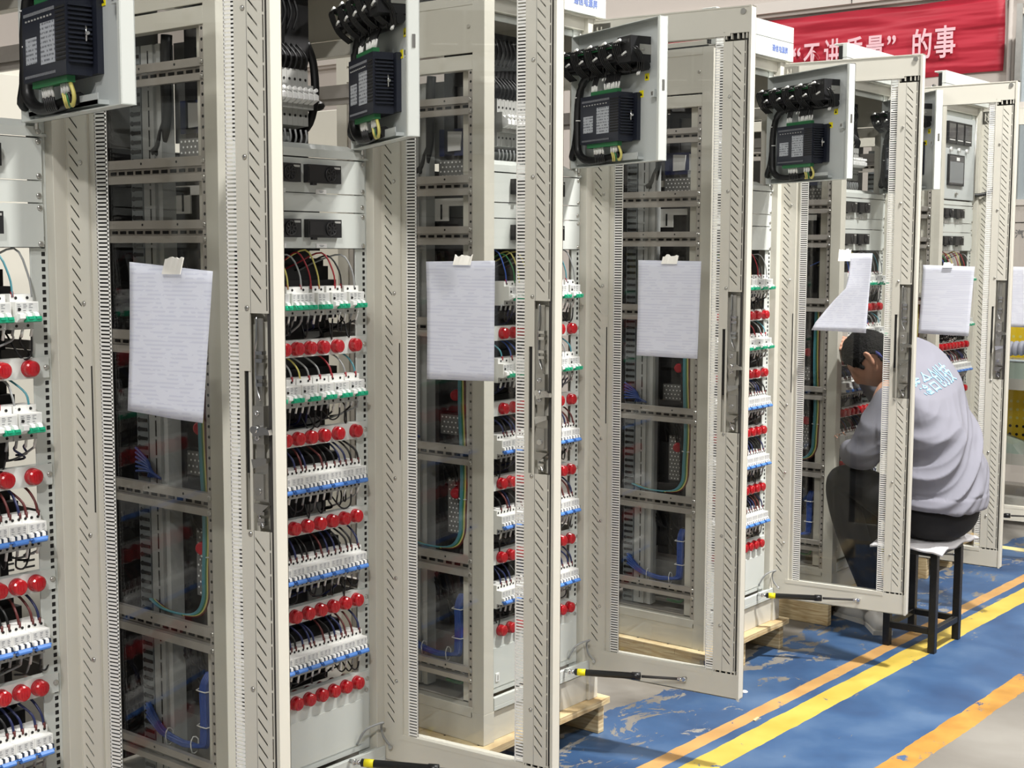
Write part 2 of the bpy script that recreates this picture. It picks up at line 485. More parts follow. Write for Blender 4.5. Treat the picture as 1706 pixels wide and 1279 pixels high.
def breaker_body(wd, n, three=True):
    # one breaker in local coords: x 0..wd, face at y=-.02, centred on z
    b = MB()
    b.prism([(.045, -.036), (.045, .036), (0, .036), (0, .021), (-.020, .021), (-.020, -.020), (0, -.020), (0, -.036)], 'x', 0, wd, 'breaker_white')
    for i in range(n):
        x = wd*(i+.5)/n
        b.cyl((x, -.0003, .0285), (0, -1, 0), .0008, .0032, 'hole', 8); b.cyl((x, -.0003, -.0285), (0, -1, 0), .0008, .0032, 'hole', 8)
    b.box(0, wd, -.0004, .0, -.0360, -.0205, 'terminal_grey')
    return b
def blue_breaker():
    wd = .0428; b = breaker_body(wd, 3)
    b.box(.003, wd-.003, -.0206, -.020, .001, .019, 'breaker_side')
    for x in (.006, .020, .033):
        for z in (.015, .012, .0085, .004): b.box(x, x+random.uniform(.004, .009), -.0209, -.0206, z, z+.0011, 'print_grey')
    b.box(.001, wd-.001, -.024, -.020, -.006, .0, 'breaker_white')
    t = MB()
    for i in range(3):
        x = .002+i*.0134
        t.prism([(-.020, .001), (-.027, .0), (-.028, -.008), (-.020, -.009)], 'x', x, x+.0075, 'white_plastic_and_lit_dots')
        t.box(x+.0078, x+.0128, -.0255, -.020, -.008, 0, 'slot_navy')
    t.prism([(-.020, -.0085), (-.0285, -.0085), (-.034, -.013), (-.034, -.0165), (-.029, -.020), (-.020, -.020)], 'x', .0065, wd-.006, 'blue_toggle')
    t.prism([(-.020, -.0095), (-.027, -.0095), (-.028, -.0125), (-.020, -.0155)], 'x', .001, wd-.001, 'blue_toggle')
    return b, t
def green_breaker(aux, wd=.052):
    b = breaker_body(wd, 2 if not aux else 2)
    b.box(.002, wd-.002, -.0206, -.020, -.001, .019, 'breaker_side')
    x = .004
    while x < wd-.01:
        for z in (.0155, .012, .0085, .003): b.box(x, x+random.uniform(.004, .009), -.0209, -.0206, z, z+.0013, 'print_grey')
        x += .013
    if aux: b.lathe((.008, -.020, .006), (0, -1, 0), [(0, .0035), (.002, .0035)], 'hole', 8)
    t = MB(); x0 = .018 if aux else .002
    if aux: t.prism([(-.020, -.001), (-.031, -.003), (-.031, -.012), (-.020, -.018)], 'x', .003, .016, 'white_plastic_and_lit_dots')
    t.prism([(-.020, -.008), (-.029, -.008), (-.034, -.0125), (-.034, -.018), (-.028, -.0205), (-.020, -.0205)], 'x', x0, wd-.001, 'green_toggle')
    n = 2 if wd < .06 else 4
    for i in range(n):
        x = x0+(wd-x0)*(i+.5)/n
        t.prism([(-.020, .0), (-.028, -.002), (-.031, -.0095), (-.020, -.0095)], 'x', x-.005, x+.004, 'white_plastic_and_lit_dots')
        t.prism([(-.028, -.008), (-.036, -.008), (-.036, -.0135), (-.028, -.0135)], 'x', x-.0055, x+.0055, 'green_toggle')
    return b, t

def wires(row, above, seed):
    rnd = random.Random(seed); w = MB()
    if above:
        zt = ZB[row]+.034
        top = (1.60 if row == 0 else ZS[row-1]-.02)
        n = 10 if row < 2 else 17
        colours = ['wire_grey', 'wire_teal', 'wire_yellow', 'wire_red', 'wire_green', 'wire_black', 'wire_blue', 'wire_grey'] if row < 2 else ['wire_navy', 'wire_black', 'wire_navy', 'wire_brown', 'wire_black']
        for i in range(n):
            x = .09+.38*(i+rnd.uniform(.2, .8))/n
            c = rnd.choice(colours)
            if row == 0:
                x2 = x-.05+rnd.uniform(-.02, .02)
                w.tube([(x, .012, zt-.004), (x-.004, .016, zt+.04), (x-.02, .04, zt+.075+rnd.uniform(0, .02)), (x2, .09, zt+.06), (x2-.02, .15, zt+.03)], .0022, c)
            else:
                h = top-zt
                w.tube([(x, .014, zt-.004), (x-.003, .02, zt+h*.45), (x-.01+rnd.uniform(-.012, .012), .05, zt+h*.9), (x-.015, .10, zt+h*1.1)], .0028 if row > 1 else .0024, c)
            if row > 1 or rnd.random() < .6:
                w.cyl((x, .013, zt-.004), (0, .05, 1), .012, .0033, 'wire_brown' if row > 1 else 'wire_red', 6)
    else:
        zb = ZB[row]-.034; bot = ZS[row]+.021
        h = zb-bot
        n = 18 if row < 2 else 16
        for i in range(n):
            x = .088+.385*(i+.5)/n
            w.cyl((x, .014, zb+.003), (0.05*rnd.uniform(-1, 1), .25, -1), .016+rnd.uniform(0, .012), .0031, 'wire_white' if rnd.random() < .55 else 'wire_grey', 6)
            x2 = x+rnd.uniform(-.05, .05); d = rnd.uniform(.5, .95)*h
            if rnd.random() < .55:
                w.tube([(x, .018, zb-.012), (x, .022, zb-d), (.5*(x+x2), .03, zb-d-.006), (x2, .05, zb-d*.3), (x2+.01, .10, zb+.01)], .0021, 'wire_black')
            else:
                w.tube([(x, .02, zb-.012), (x+.003, .03, zb-d*.5), (x2, .06, zb-d), (x2, .10, zb-d*1.2)], .0025, rnd.choice(['wire_black', 'wire_black', 'wire_grey', 'wire_navy']))
    return w

def make_strip():
    s = MB(); s.box(.052, .506, .026, .030, -.0215, .0215, 'panel_paint')
    s.box(.052, .506, .030, .048, .0195, .0215, 'panel_paint'); s.box(.052, .506, .030, .048, -.0215, -.0195, 'panel_paint')
    screw(s, .499, .026, 0); screw(s, .060, .026, 0)
    return s
def make_light():
    l = MB()
    l.lathe((0, .026, 0), (0, -1, 0), [(0, .0178), (.005, .0178), (.006, .0165), (.017, .0165), (.020, .0135), (.021, .004)], 'red_lens', 20,
            smooth=False, mats=['red_rear', 'red_rear', 'red_lens', 'red_lens', 'red_lens'])
    for i in range(3):
        l.box(-.001-.006+i*.006, .001-.006+i*.006, .0046, .006, -.006, .006, 'red_rear')
    l.lathe((0, .030, 0), (0, 1, 0), [(0, .011), (.016, .011), (.017, .014), (.045, .014)], 'red_rear', 12)
    return l

# ---- door
DWID = .542
def slot_plate(mb, x0, xl, xr, x1, y, z0, z1, m, cover=None):
    """plate with diagonal slots cut through it, x0..x1, slots between xl and xr"""
    mb.box(x0, xl, y, y+.0015, z0, z1, m); mb.box(xr, x1, y, y+.0015, z0, z1, m)
    drop = xr-xl; drop *= 1.1; t = .0042; pitch = .0262
    zt = z1-.012; top = True
    prev = None
    while zt-drop-t > z0+.012:
        if prev is None: a0, a1 = z1, z1
        else: a0, a1 = prev-t, prev-drop-t
        mb.poly([(xl, y, a0), (xl, y, zt), (xr, y, zt-drop), (xr, y, a1)], m)
        prev = zt; zt -= pitch
    mb.poly([(xl, y, prev-t), (xl, y, z0), (xr, y, z0), (xr, y, prev-drop-t)], m)
def dash_plate(mb, x0, xs, x1, y, z0, z1, m, w=.0030):
    mb.box(x0, xs-w/2, y, y+.0015, z0, z1, m); mb.box(xs+w/2, x1, y, y+.0015, z0, z1, m)
    z = z0
    while z < z1:
        mb.poly([(xs-w/2, y, z), (xs+w/2, y, z), (xs+w/2, y, min(z+.005, z1)), (xs-w/2, y, min(z+.005, z1))], m); z += .047

def make_door():
    d = MB(); P = 'paint'
    zb, zt = .2225, 2.3225
    # outer skin behind the hollow stiles (outside face at y=+.032)
    d.box(0, .088, .030, .032, zb, zt, P); d.box(.453, DWID, .030, .032, zb, zt, P)
    d.box(.088, .453, .030, .032, zb, .302, P); d.box(.088, .453, .030, .032, 2.245, zt, P)
    # hinge stile: inside cover plate with slots
    dash_plate(d, 0, .0062, .010, 0, .30, 2.31, P)
    slot_plate(d, .010, .021, .044, .070, 0, .30, 2.31, P)
    d.box(.070, .086, .006, .010, .30, 2.25, P); d.box(.0695, .0715, 0, .008, .30, 2.25, P)
    d.box(.084, .088, .003, .030, .30, 2.25, P)
    # lock stile: upper plate, lower plate, cut-out with a narrow strip
    for a, b in ((.306, 1.052), (1.480, 2.222)):
        slot_plate(d, .457, .486, .509, .516, 0, a, b, P)
        dash_plate(d, .516, .5225, .5265, 0, a, b, P)
    d.box(.457, .481, 0, .0015, 1.367, 1.480, P); d.box(.457, .4655, 0, .0015, 1.052, 1.367, P)
    d.box(.453, .457, .0, .030, .30, 2.25, P); d.box(.4575, .459, .001, .006, .302, 2.25, 'rubber_and_shade')
    d.box(.481, .523, .022, .024, 1.052, 1.480, P)                      # rear of the lock pocket
    d.box(.521, .528, .003, .005, .30, 2.24, 'rubber_and_shade'); d.box(.003, .0095, .003, .005, .30, 2.30, 'rubber_and_shade')  # dark strips added so the dash slots look shaded inside
    for a, b in ((.306, 1.052), (1.480, 2.222)): d.box(.4832, .4842, -.0002, .001, a, b, 'perf_grey')
    d.box(.4662, .4745, .004, .006, 1.165, 1.367, 'hole'); d.box(.4745, .481, .002, .004, 1.052, 1.480, P)
    d.box(.5345, DWID, -.004, .032, zb, zt, P)                          # outer return
    d.box(.0, .002, .0, .032, zb, zt, P)
    # rails
    d.box(0, .5345, 0, .0015, zb, .300, P)
    d.box(.062, .452, -.001, .030, .288, .302, P)
    d.box(0, .5345, 0, .0015, 2.245, zt, P); d.box(.062, .474, -.001, .03, 2.238, 2.248, P)
    d.box(0, DWID, -.002, .032, zt-.004, zt, P); d.box(0, DWID, 0, .032, zb, zb+.003, P)
    for zz, s in ((.302, 1), (2.236, -1)):
        for xx in (.458, .476, .496, .512, .524): d.box(xx, xx+.004, .001, .02, zz-.008, zz+.008, P)
        d.box(.46, .528, .012, .016, zz-.009, zz+.009, 'hole')
    d.box(.012, .05, .001, .003, 2.262, 2.30, 'hole')
    for xx in (.022, .036): d.box(xx, xx+.004, -.0005, .0, 2.262, 2.30, P)
    for z in (.448, .73, 1.0, 1.49, 1.78, 2.06):
        d.lathe((.051, 0, z), (0, -1, 0), [(0, .0055), (.002, .005), (.0035, .003)], 'zinc', 8)
        d.lathe((.475, 0, z if abs(z-1.0) > .1 else 1.045), (0, -1, 0), [(0, .0055), (.002, .005), (.0035, .003)], 'zinc', 8)
    d.cyl((.515, 0, 2.306), (0, -1, 0), .004, .009, 'zinc', 10)
    d.box(.089, .117, .0085, .0105, .302, 2.243, 'rubber_and_shade')  # dark backing added for the shaded gaps between the hinge-side teeth
    d.box(.066, .069, -.0008, .003, 1.05, 1.36, 'hole')
    return d
def make_gear_strip(x0, x1):
    s = MB(); z = .305; s.box(x0, x0+.002, .004, .007, .30, 2.245, 'strip_white'); s.box(x1-.002, x1, .004, .007, .30, 2.245, 'strip_white')
    while z < 2.238:
        s.box(x0, x1, .004, .0062, z, z+.0046, 'strip_white'); z += .0082
    return s
def make_latch():
    l = MB()
    l.box(.486, .506, .008, .011, 1.19, 1.47, 'zinc'); l.box(.490, .504, .006, .008, 1.27, 1.36, 'zinc')
    l.tube([(.492, .007, 1.475), (.493, .004, 1.43), (.490, .004, 1.40), (.492, .004, 1.34), (.504, .0, 1.31)], .0022, 'chrome')
    l.box(.488, .514, -.004, .012, 1.225, 1.30, 'zinc')
    for z in (1.286, 1.238): l.lathe((.499, -.004, z), (0, -1, 0), [(0, .006), (.004, .006), (.0045, .003), (.001, .0029)], 'chrome', 10)
    l.prism([(.494, 1.254), (.520, 1.262), (.534, 1.256), (.536, 1.246), (.524, 1.246), (.496, 1.240)], 'y', -.016, -.006, 'chrome')
    l.cyl((.500, -.004, 1.255), (0, -1, 0), .016, .0075, 'chrome', 12)
    l.box(.490, .522, -.002, .010, 1.112, 1.196, 'zinc'); l.prism([(.490, 1.196), (.526, 1.200), (.526, 1.190), (.494, 1.178)], 'y', -.014, -.002, 'chrome')
    l.box(.494, .518, -.012, -.002, 1.118, 1.168, 'zinc'); l.cyl((.506, -.012, 1.134), (0, -1, 0), .005, .007, 'chrome', 10)
    l.prism([(.488, 1.108), (.524, 1.106), (.498, 1.084), (.488, 1.092)], 'y', -.006, .004, 'zinc')
    for z in (1.40, 1.385, 1.352, 1.338, 1.085, 1.072, 1.064): l.box(.496, .512, -.004, .010, z, z+.007, 'chrome')
    l.tube([(.490, .006, 1.09), (.500, .0, 1.075), (.510, -.004, 1.06)], .003, 'chrome')
    return l

# ---- swing-out instrument panel (inside face at y<0, outside face y>0, hinge at x=0)
SL = .47
def make_swing():
    p = MB(); zb, zt = 1.858, 2.262
    p.box(0, SL, 0, .002, zb, zt, 'tray_paint')
    p.box(0, SL, -.026, .002, zt-.002, zt, 'panel_paint'); p.box(0, SL, -.026, .002, zb, zb+.002, 'panel_paint')
    p.box(SL-.002, SL, -.026, .002, zb, zt, 'panel_paint'); p.box(0, .002, -.026, .002, zb, zt, 'panel_paint')
    p.box(SL-.010, SL, -.027, -.025, zb, zt, 'panel_paint')
    p.cyl((.0, .004, zb-.012), (0, 0, 1), zt-zb+.024, .005, 'zinc', 8)
    p.box(.03, .36, -.022, -.0, 1.868, 1.876, 'tray_paint'); p.box(.03, .36, -.022, -.020, 1.868, 1.888, 'tray_paint')
    p.box(SL-.0, SL+.0008, -.016, -.008, 2.055, 2.085, 'zinc'); p.cyl((.44, 0, 1.895), (0, -1, 0), .004, .005, 'zinc', 8)
    parts = {'panel_tray': p}
    c = MB()
    c.box(.112, .342, -.012, 0, 1.925, 2.062, 'navy')
    c.box(.112, .318, -.062, -.012, 1.922, 2.064, 'navy')
    for k in range(13): c.box(.318, .3255, -.058, -.014, 1.944+k*.0085, 1.948+k*.0085, 'navy')
    for k in range(13): c.box(.275, .318, -.0636, -.062, 1.950+k*.0078, 1.9535+k*.0078, 'hole')
    for k in range(22):
        c.box(.122+k*.0068, .126+k*.0068, -.0632, -.062, 2.045, 2.051, 'print_grey'); c.box(.122+k*.0068, .125+k*.0068, -.0632, -.062, 1.929, 1.934, 'print_grey')
    for k in range(9): c.box(.13+k*.015, .136+k*.015, -.0632, -.062, 2.035, 2.038, 'terminal_grey')
    for k in range(14): c.box(.1085, .112, -.055, -.048, 1.935+k*.0088, 1.940+k*.0088, 'module_black')
    parts['controller'] = c
    for nm, a in (('rating_label', (.130, .182, 1.955, 2.004)), ('terminal_label', (.203, .268, 1.949, 2.026))):
        s = MB(); s.box(a[0], a[1], -.0632, -.062, a[2], a[3], 'sticker'); parts[nm] = s
    t = MB(); t.box(.16, .30, -.056, -.040, 2.064, 2.076, 'pcb_green'); parts['terminal_block.0'] = t
    t = MB(); t.box(.14, .305, -.056, -.040, 1.910, 1.922, 'pcb_green'); parts['terminal_block.1'] = t
    w = MB(); rnd = random.Random(3)
    for x, n in ((.155, 4), (.225, 6), (.272, 4)):
        for k in range(n):
            xx = x+k*.008
            w.cyl((xx, -.048, 2.076), (rnd.uniform(-.3, .1), rnd.uniform(.0, .3), 1), .020, .003, 'wire_white', 6)
            w.tube([(xx-.003, -.046, 2.094), (xx-.015, -.03, 2.125), (xx-.04, -.02, 2.14), (xx-.1, -.02, 2.145)], .0022, 'wire_black')
    for x, n in ((.170, 6), (.262, 4)):
        for k in range(n):
            xx = x+k*.009
            w.cyl((xx, -.048, 1.910), (rnd.uniform(-.3, .1), .1, -1), .020, .0034, 'wire_white', 6)
            w.tube([(xx, -.047, 1.892), (xx+.004, -.045, 1.876), (xx-.01, -.035, 1.868), (xx-.04, -.02, 1.880)], .0024, 'wire_black' if n == 6 else rnd.choice(['wire_yellow', 'wire_green', 'wire_black']))
    w.tube([(.30, -.048, 1.91), (.312, -.046, 1.885), (.300, -.044, 1.868), (.284, -.04, 1.876)], .004, 'wire_yellow')
    parts['wiring'] = w
    b = MB()
    b.tube([(.40, -.02, 2.130), (.30, -.02, 2.128), (.15, -.022, 2.132), (.07, -.024, 2.12), (.045, -.028, 2.05), (.045, -.03, 1.95), (.055, -.03, 1.90), (.12, -.026, 1.875), (.28, -.022, 1.884)], .0125, 'wire_black', 8)
    b.tube([(.045, -.03, 2.0), (.03, -.03, 1.93), (.0, -.02, 1.89), (-.05, .06, 1.90), (-.08, .12, 1.97)], .010, 'wire_black', 8)
    for k in range(16):
        x = .05+.35*rnd.random()
        b.tube([(x, -.03, 2.115), (x+.01, -.036, 2.14), (x+.02, -.05, 2.16), (x+rnd.uniform(0, .03), -.07, 2.18)], .0022, 'wire_black')
        if k < 6: b.cyl((x, -.028, 2.118), (.3, -.5, -1), .012, .003, 'wire_white', 6)
    for z in (2.07, 2.0, 1.93): b.lathe((.045, -.029, z), (0, 0, 1), [(0, .0118), (.003, .0118)], 'wire_white', 10)
    parts['cable_bundle'] = b
    for i in range(5):
        m = MB(); x = .010+i*.077
        # rear of a panel meter with its clamp and terminals
        m.box(x, x+.066, -.045, 0, 2.145, 2.213, 'module_black'); m.box(x+.004, x+.062, -.062, -.045, 2.150, 2.208, 'module_black')
        if i == 4: m.box(x+.004, x+.072, -.070, 0, 2.142, 2.215, 'module_black')
        m.box(x+.010, x+.056, -.068, -.062, 2.190, 2.200, 'pcb_green'); m.box(x+.014, x+.052, -.072, -.062, 2.158, 2.166, 'dark')
        for k in range(5):
            xx = x+.012+k*.009
            m.tube([(xx, -.068, 2.194), (xx-.008, -.078, 2.200), (xx-.018, -.080, 2.190), (xx-.022, -.06, 2.150), (xx-.02, -.03, 2.125)], .0024, 'wire_black')
        m.cyl((x+.03, -.078, 2.206), (-1, 0, -.25), .026, .004, 'wire_white', 6)
        m.cyl((x+.05, -.072, 2.170), (-1, 0, -.35), .020, .0035, 'wire_white', 6)
        m.box(x+.056, x+.064, -.07, -.06, 2.196, 2.206, 'terminal_grey')
        m.tube([(x+.066, -.03, 2.178), (x+.084, -.03, 2.176)], .003, 'zinc', 6, 1); m.box(x+.070, x+.074, -.04, 0, 2.164, 2.192, 'zinc')
        parts['meter_body.%d' % i] = m
    for i, (x, z) in enumerate(((.373, 2.103), (.346, 2.057))):
        y = MB(); y.box(x-.010, x+.010, -.0012, 0, z-.010, z+.010, 'yellow_label'); y.poly([(x-.006, -.0016, z-.005), (x+.006, -.0016, z-.005), (x, -.0016, z+.005)], 'hole')
        parts['warning_label.%d' % i] = y
    k = MB(); k.box(.412, .432, -.016, 0, 2.040, 2.062, 'tray_paint'); k.box(.418, .426, -.018, -.016, 2.046, 2.056, 'zinc')
    k.tube([(.326, -.03, 1.995), (.345, -.03, 1.996)], .0034, 'chrome', 8, 1); k.tube([(.336, -.03, 1.982), (.336, -.03, 2.010)], .002, 'chrome', 6, 1)
    parts['panel_lock'] = k
    # outside face: three meters, sockets, touch screen and handle
    for i in range(3):
        m = MB(); x = .086+i*.106
        m.box(x, x+.098, .002, .016, 2.126, 2.232, 'module_black'); m.box(x+.008, x+.09, .016, .0165, 2.150, 2.222, 'screen_glass'); m.box(x+.014, x+.084, .0165, .017, 2.142, 2.146, 'white_plastic_and_lit_dots')
        parts['meter_face.%d' % i] = m
    for i in range(3):
        m = MB(); x = .128+i*.106; m.lathe((x, .002, 2.100), (0, 1, 0), [(0, .010), (.010, .010), (.012, .007)], 'white_plastic_and_lit_dots', 12); m.box(x-.003, x+.003, .012, .018, 2.088, 2.108, 'terminal_grey')
        parts['selector_knob.%d' % i] = m
    s = MB(); s.box(.162, .368, .002, .012, 1.925, 2.075, 'module_black'); s.box(.176, .354, .012, .0125, 1.938, 2.040, 'screen_grey'); s.box(.23, .27, .012, .0125, 2.046, 2.062, 'white_plastic_and_lit_dots')
    s.box(.172, .358, .0118, .0122, 1.932, 2.068, 'screen_glass')
    parts['touch_screen'] = s
    h = MB(); h.lathe((.25, .002, 1.886), (0, 1, 0), [(0, .009), (.006, .009)], 'zinc', 12); h.box(.232, .252, .006, .011, 1.882, 1.890, 'zinc'); parts['door_handle'] = h
    return parts

# prototypes (shared meshes)
print('building prototypes')
pm = {}
pm['frame'] = make_frame().mesh('frame')
pm['header'] = make_header().mesh('header')
pm['rails'] = [make_side_rail(a, b).mesh('side_rail') for a, b in RAILS]
d1, d2 = make_ducts(); pm['channel'] = d1.mesh('slotted_channel'); pm['duct'] = d2.mesh('cable_duct')
pm['backing'] = make_backing().mesh('blocks_and_dark_fill')
pm['strip'] = make_strip().mesh('indicator_strip'); pm['light'] = make_light().mesh('indicator_light')
bb, bt = blue_breaker(); pm['bb'] = bb.mesh('circuit_breaker'); pm['bt'] = bt.mesh('toggle')
ga, gt = green_breaker(True); pm['ga'] = ga.mesh('circuit_breaker'); pm['gt'] = gt.mesh('toggle')
g2, g2t = green_breaker(False, .040); pm['g2'] = g2.mesh('circuit_breaker'); pm['g2t'] = g2t.mesh('toggle')
g4, g4t = green_breaker(False, .074); pm['g4'] = g4.mesh('circuit_breaker'); pm['g4t'] = g4t.mesh('toggle')
pm['wires'] = [[(wires(r, True, 10*v+r).mesh('wiring'), wires(r, False, 50+10*v+r).mesh('wiring')) for r in range(5)] for v in range(2)]
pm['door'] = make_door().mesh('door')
pm['strips'] = [make_gear_strip(.088, .118).mesh('toothed_strip'), make_gear_strip(.425, .453).mesh('toothed_strip')]
g = MB(); g.box(.086, .455, .012, .0155, .296, 2.25, 'glass'); pm['glass'] = g.mesh('glass_pane')
pm['latch'] = make_latch().mesh('latch')
pm['swing'] = {k: v.mesh(k.split('.')[0]) for k, v in make_swing().items()}
p1 = MB(); p1.box(.052, .502, .024, .027, 1.744, 1.830, 'panel_paint'); p1.box(.052, .502, .024, .05, 1.8285, 1.830, 'panel_paint')
for z in (1.752, 1.822): screw(p1, .494, .024, z)
p2 = MB(); p2.box(.052, .502, .024, .027, 1.605, 1.695, 'panel_paint'); p2.box(.052, .502, .024, .05, 1.605, 1.6065, 'panel_paint')
for z in (1.613, 1.687): screw(p2, .494, .024, z)
p3 = MB(); p3.box(.052, .502, .026, .029, 1.698, 1.742, 'panel_paint'); screw(p3, .494, .026, 1.712)
p4 = MB(); p4.prism([(.026, 1.833), (.029, 1.833), (.10, 1.868), (.10, 1.872), (.026, 1.838)], 'x', .046, .516, 'panel_paint'); p4.box(.052, .502, .022, .026, 1.832, 1.852, 'panel_paint'); screw(p4, .494, .022, 1.842)
p5 = MB(); p5.box(.052, .506, .026, .030, .264, .434, 'panel_paint'); p5.box(.075, .480, .024, .026, .282, .404, 'panel_paint')
p5.box(.084, .100, .021, .024, .30, .325, 'white_plastic_and_lit_dots'); p5.box(.090, .095, .020, .021, .304, .320, 'terminal_grey')
screw(p5, .496, .026, .425)
pm['plates'] = [('instrument_panel', p1.mesh('instrument_panel')), ('instrument_panel', p2.mesh('instrument_panel')), ('blanking_plate', p3.mesh('blanking_plate')),
                ('wiring_shelf', p4.mesh('wiring_shelf')), ('lower_panel', p5.mesh('lower_panel'))]
md = MB(); md.box(0, .114, -.016, 0, 0, .045, 'module_black'); md.lathe((.078, -.016, .022), (0, -1, 0), [(0, .019), (.003, .019), (.003, .015), (.001, .015)], 'module_black', 16)
for k in range(8):
    a = k*math.pi/4; md.hexa([(.078+.005*math.cos(a), -.0172, .022+.005*math.sin(a)), (.078+.015*math.cos(a+.25), -.0172, .022+.015*math.sin(a+.25)), (.078+.015*math.cos(a+.5), -.0172, .022+.015*math.sin(a+.5)), (.078+.005*math.cos(a+.9), -.0172, .022+.005*math.sin(a+.9)),
        (.078+.005*math.cos(a), -.0185, .022+.005*math.sin(a)), (.078+.015*math.cos(a+.25), -.0195, .022+.015*math.sin(a+.25)), (.078+.015*math.cos(a+.5), -.0195, .022+.015*math.sin(a+.5)), (.078+.005*math.cos(a+.9), -.0185, .022+.005*math.sin(a+.9))], 'dark')
md.box(.004, .050, -.0175, -.016, .006, .040, 'dark'); md.box(.090, .110, -.0168, -.016, .036, .041, 'terminal_grey'); md.box(.012, .026, -.02, -.01, -.006, 0, 'module_black')
pm['module'] = md.mesh('fan_module')
tg = MB(); tg.box(0, .036, -.0012, 0, 0, .011, 'white_plastic_and_lit_dots'); tg.box(.01, .026, -.0016, -.0012, .006, .0072, 'print_grey'); tg.box(.013, .023, -.0016, -.0012, .003, .0042, 'print_grey')
pm['tag'] = tg.mesh('name_tag')
tb = MB(); tb.prism([(.06, -.075), (.06, .075), (0, .07), (0, .03), (-.02, .03), (-.02, -.03), (0, -.03), (0, -.07)], 'x', 0, .0172, 'terminal_grey')
tb.prism([(-.02, .02), (-.042, .004), (-.042, -.008), (-.02, -.018)], 'x', .002, .0152, 'white_plastic_and_lit_dots'); tb.lathe((.0086, -.03, .014), (0, -1, .3), [(0, .005), (.012, .005)], 'white_plastic_and_lit_dots', 8)
for z in (.045, -.045): tb.cyl((.0086, .0, z), (0, -1, 0), .001, .0035, 'hole', 8)
pm['terminal'] = tb.mesh('isolator_switch')
tw = MB()
for i in range(11):
    x = .188+i*.018; tw.tube([(x, .10, 1.905), (x+.002, .098, 1.885), (x+.006, .11, 1.865)], .0028, 'wire_grey'); tw.tube([(x, .10, 2.055), (x-.002, .09, 2.085), (x-.01, .12, 2.12)], .0028, 'wire_black')
tw.box(.10, .40, .12, .20, 2.09, 2.25, 'dark'); tw.box(.10, .34, .13, .16, 1.86, 1.90, 'tray_paint')
for i in range(12): tw.tube([(.11+i*.02, .10, 2.23), (.115+i*.02, .09, 2.19), (.108+i*.02, .1, 2.15)], .004, 'wire_black')
tw.tube([(.40, .13, 2.13), (.425, .13, 2.08), (.43, .13, 2.0), (.42, .14, 1.93), (.43, .2, 1.90)], .011, 'wire_black', 8)
tw.tube([(.42, .14, 1.965), (.46, .14, 1.975), (.49, .18, 1.985)], .010, 'wire_black', 8)
pm['terminal_wires'] = tw.mesh('wiring')
eb = MB(); eb.lathe((0, 0, 2.334), (0, 0, 1), [(0, .018), (.008, .018), (.012, .010), (.03, .009)], 'chrome', 12)
ring = [(0.022*math.cos(a*math.pi/8), 0, 2.384+.022*math.sin(a*math.pi/8)) for a in range(17)]; eb.tube(ring, .0065, 'chrome', 8, 1); pm['eye'] = eb.mesh('lifting_eye')
cp = MB(); cp.lathe((0, 0, 0), (-1, -.55, 0), [(0, .012), (.008, .012), (.009, .017), (.020, .017), (.021, .015), (.024, .015), (.025, .017), (.040, .017), (.043, .013)], 'red_rear', 16); pm['cap'] = cp.mesh('red_cap')
pf1 = make_perforated(.11, .255, 1.818, 1.872, 9, 4); pf2 = make_perforated(.13, .22, .735, .905, 6, 12); pf3 = make_perforated(.15, .25, 1.04, 1.10, 6, 4)
pm['perf'] = [p.mesh('perforated_cover') for p in (pf1, pf2, pf3)]
bracket = MB(); bracket.box(.09, .094, .215, .272, 1.69, 1.755, 'strip_white'); bracket.box(.09, .094, .155, .272, 1.735, 1.758, 'strip_white'); bracket.box(.0892, .0902, .240, .247, 1.695, 1.74, 'hole')
pm['bracket'] = bracket.mesh('bracket')
cards = MB()
for y in (.10, .17): cards.hexa([(.092, y, 1.90), (.096, y, 1.90), (.096, y+.05, 1.898), (.092, y+.05, 1.898), (.092, y-.004, 1.955), (.096, y-.004, 1.955), (.096, y+.05, 1.958), (.092, y+.05, 1.958)], 'breaker_side')
cards.box(.10, .104, .09, .26, 1.885, 1.965, 'wire_navy'); pm['cards'] = cards.mesh('document_holder')
hb = MB()
for k, c in enumerate(('wire_teal', 'wire_teal', 'wire_green', 'wire_yellow', 'wire_brown')):
    y = .118-k*.006
    hb.tube([(.03-.002*k, y, 1.40), (.03, y+.004, 1.15), (.032, y-.003, .95), (.03, y, .82), (.032, y+.008, .745), (.03, y+.05, .705), (.032, y+.16, .700), (.05, y+.24, .71)], .0036, c, 6, 5)
for z in (1.27, 1.0, .86): hb.tube([(.022, .098, z), (.036, .088, z), (.042, .110, z), (.030, .124, z), (.022, .112, z)], .0016, 'wire_white', 5, 2)
pm['hb'] = hb.mesh('wire_bundle')
hb2 = MB(); rnd = random.Random(5)
for k in range(12):
    y = .118+.024*(k % 4)/4; x = .03+.004*(k//4)
    hb2.tube([(x+.02, y, .56), (x, y, .53), (x, y, .46), (x, y+.002, .40), (x+.002, y+.012, .378-.003*(k//4)), (x, y+.06, .366+.003*(k % 3)), (x, .22, .362+.004*(k % 3)), (x, .30, .374+.004*(k % 4)), (x+.01, .37, .40+.012*(k % 4))], .0036, 'wire_blue', 6, 4)
for y in (.17, .27): hb2.tube([(.022, y, .378), (.03, y, .394), (.046, y, .384), (.042, y, .354), (.026, y, .354), (.022, y, .378)], .0016, 'wire_white', 5, 2)
for z in (.52, .43): hb2.tube([(.024, .112, z), (.046, .112, z), (.046, .146, z), (.024, .146, z), (.024, .112, z)], .0016, 'wire_white', 5, 2)
for k in range(6): hb2.tube([(.04, .29+.01*k, 1.03), (.036, .33, 1.045+.004*k), (.04, .39, 1.04+.012*k)], .0034, 'wire_blue', 6, 4)
pm['hb2'] = hb2.mesh('wire_bundle')
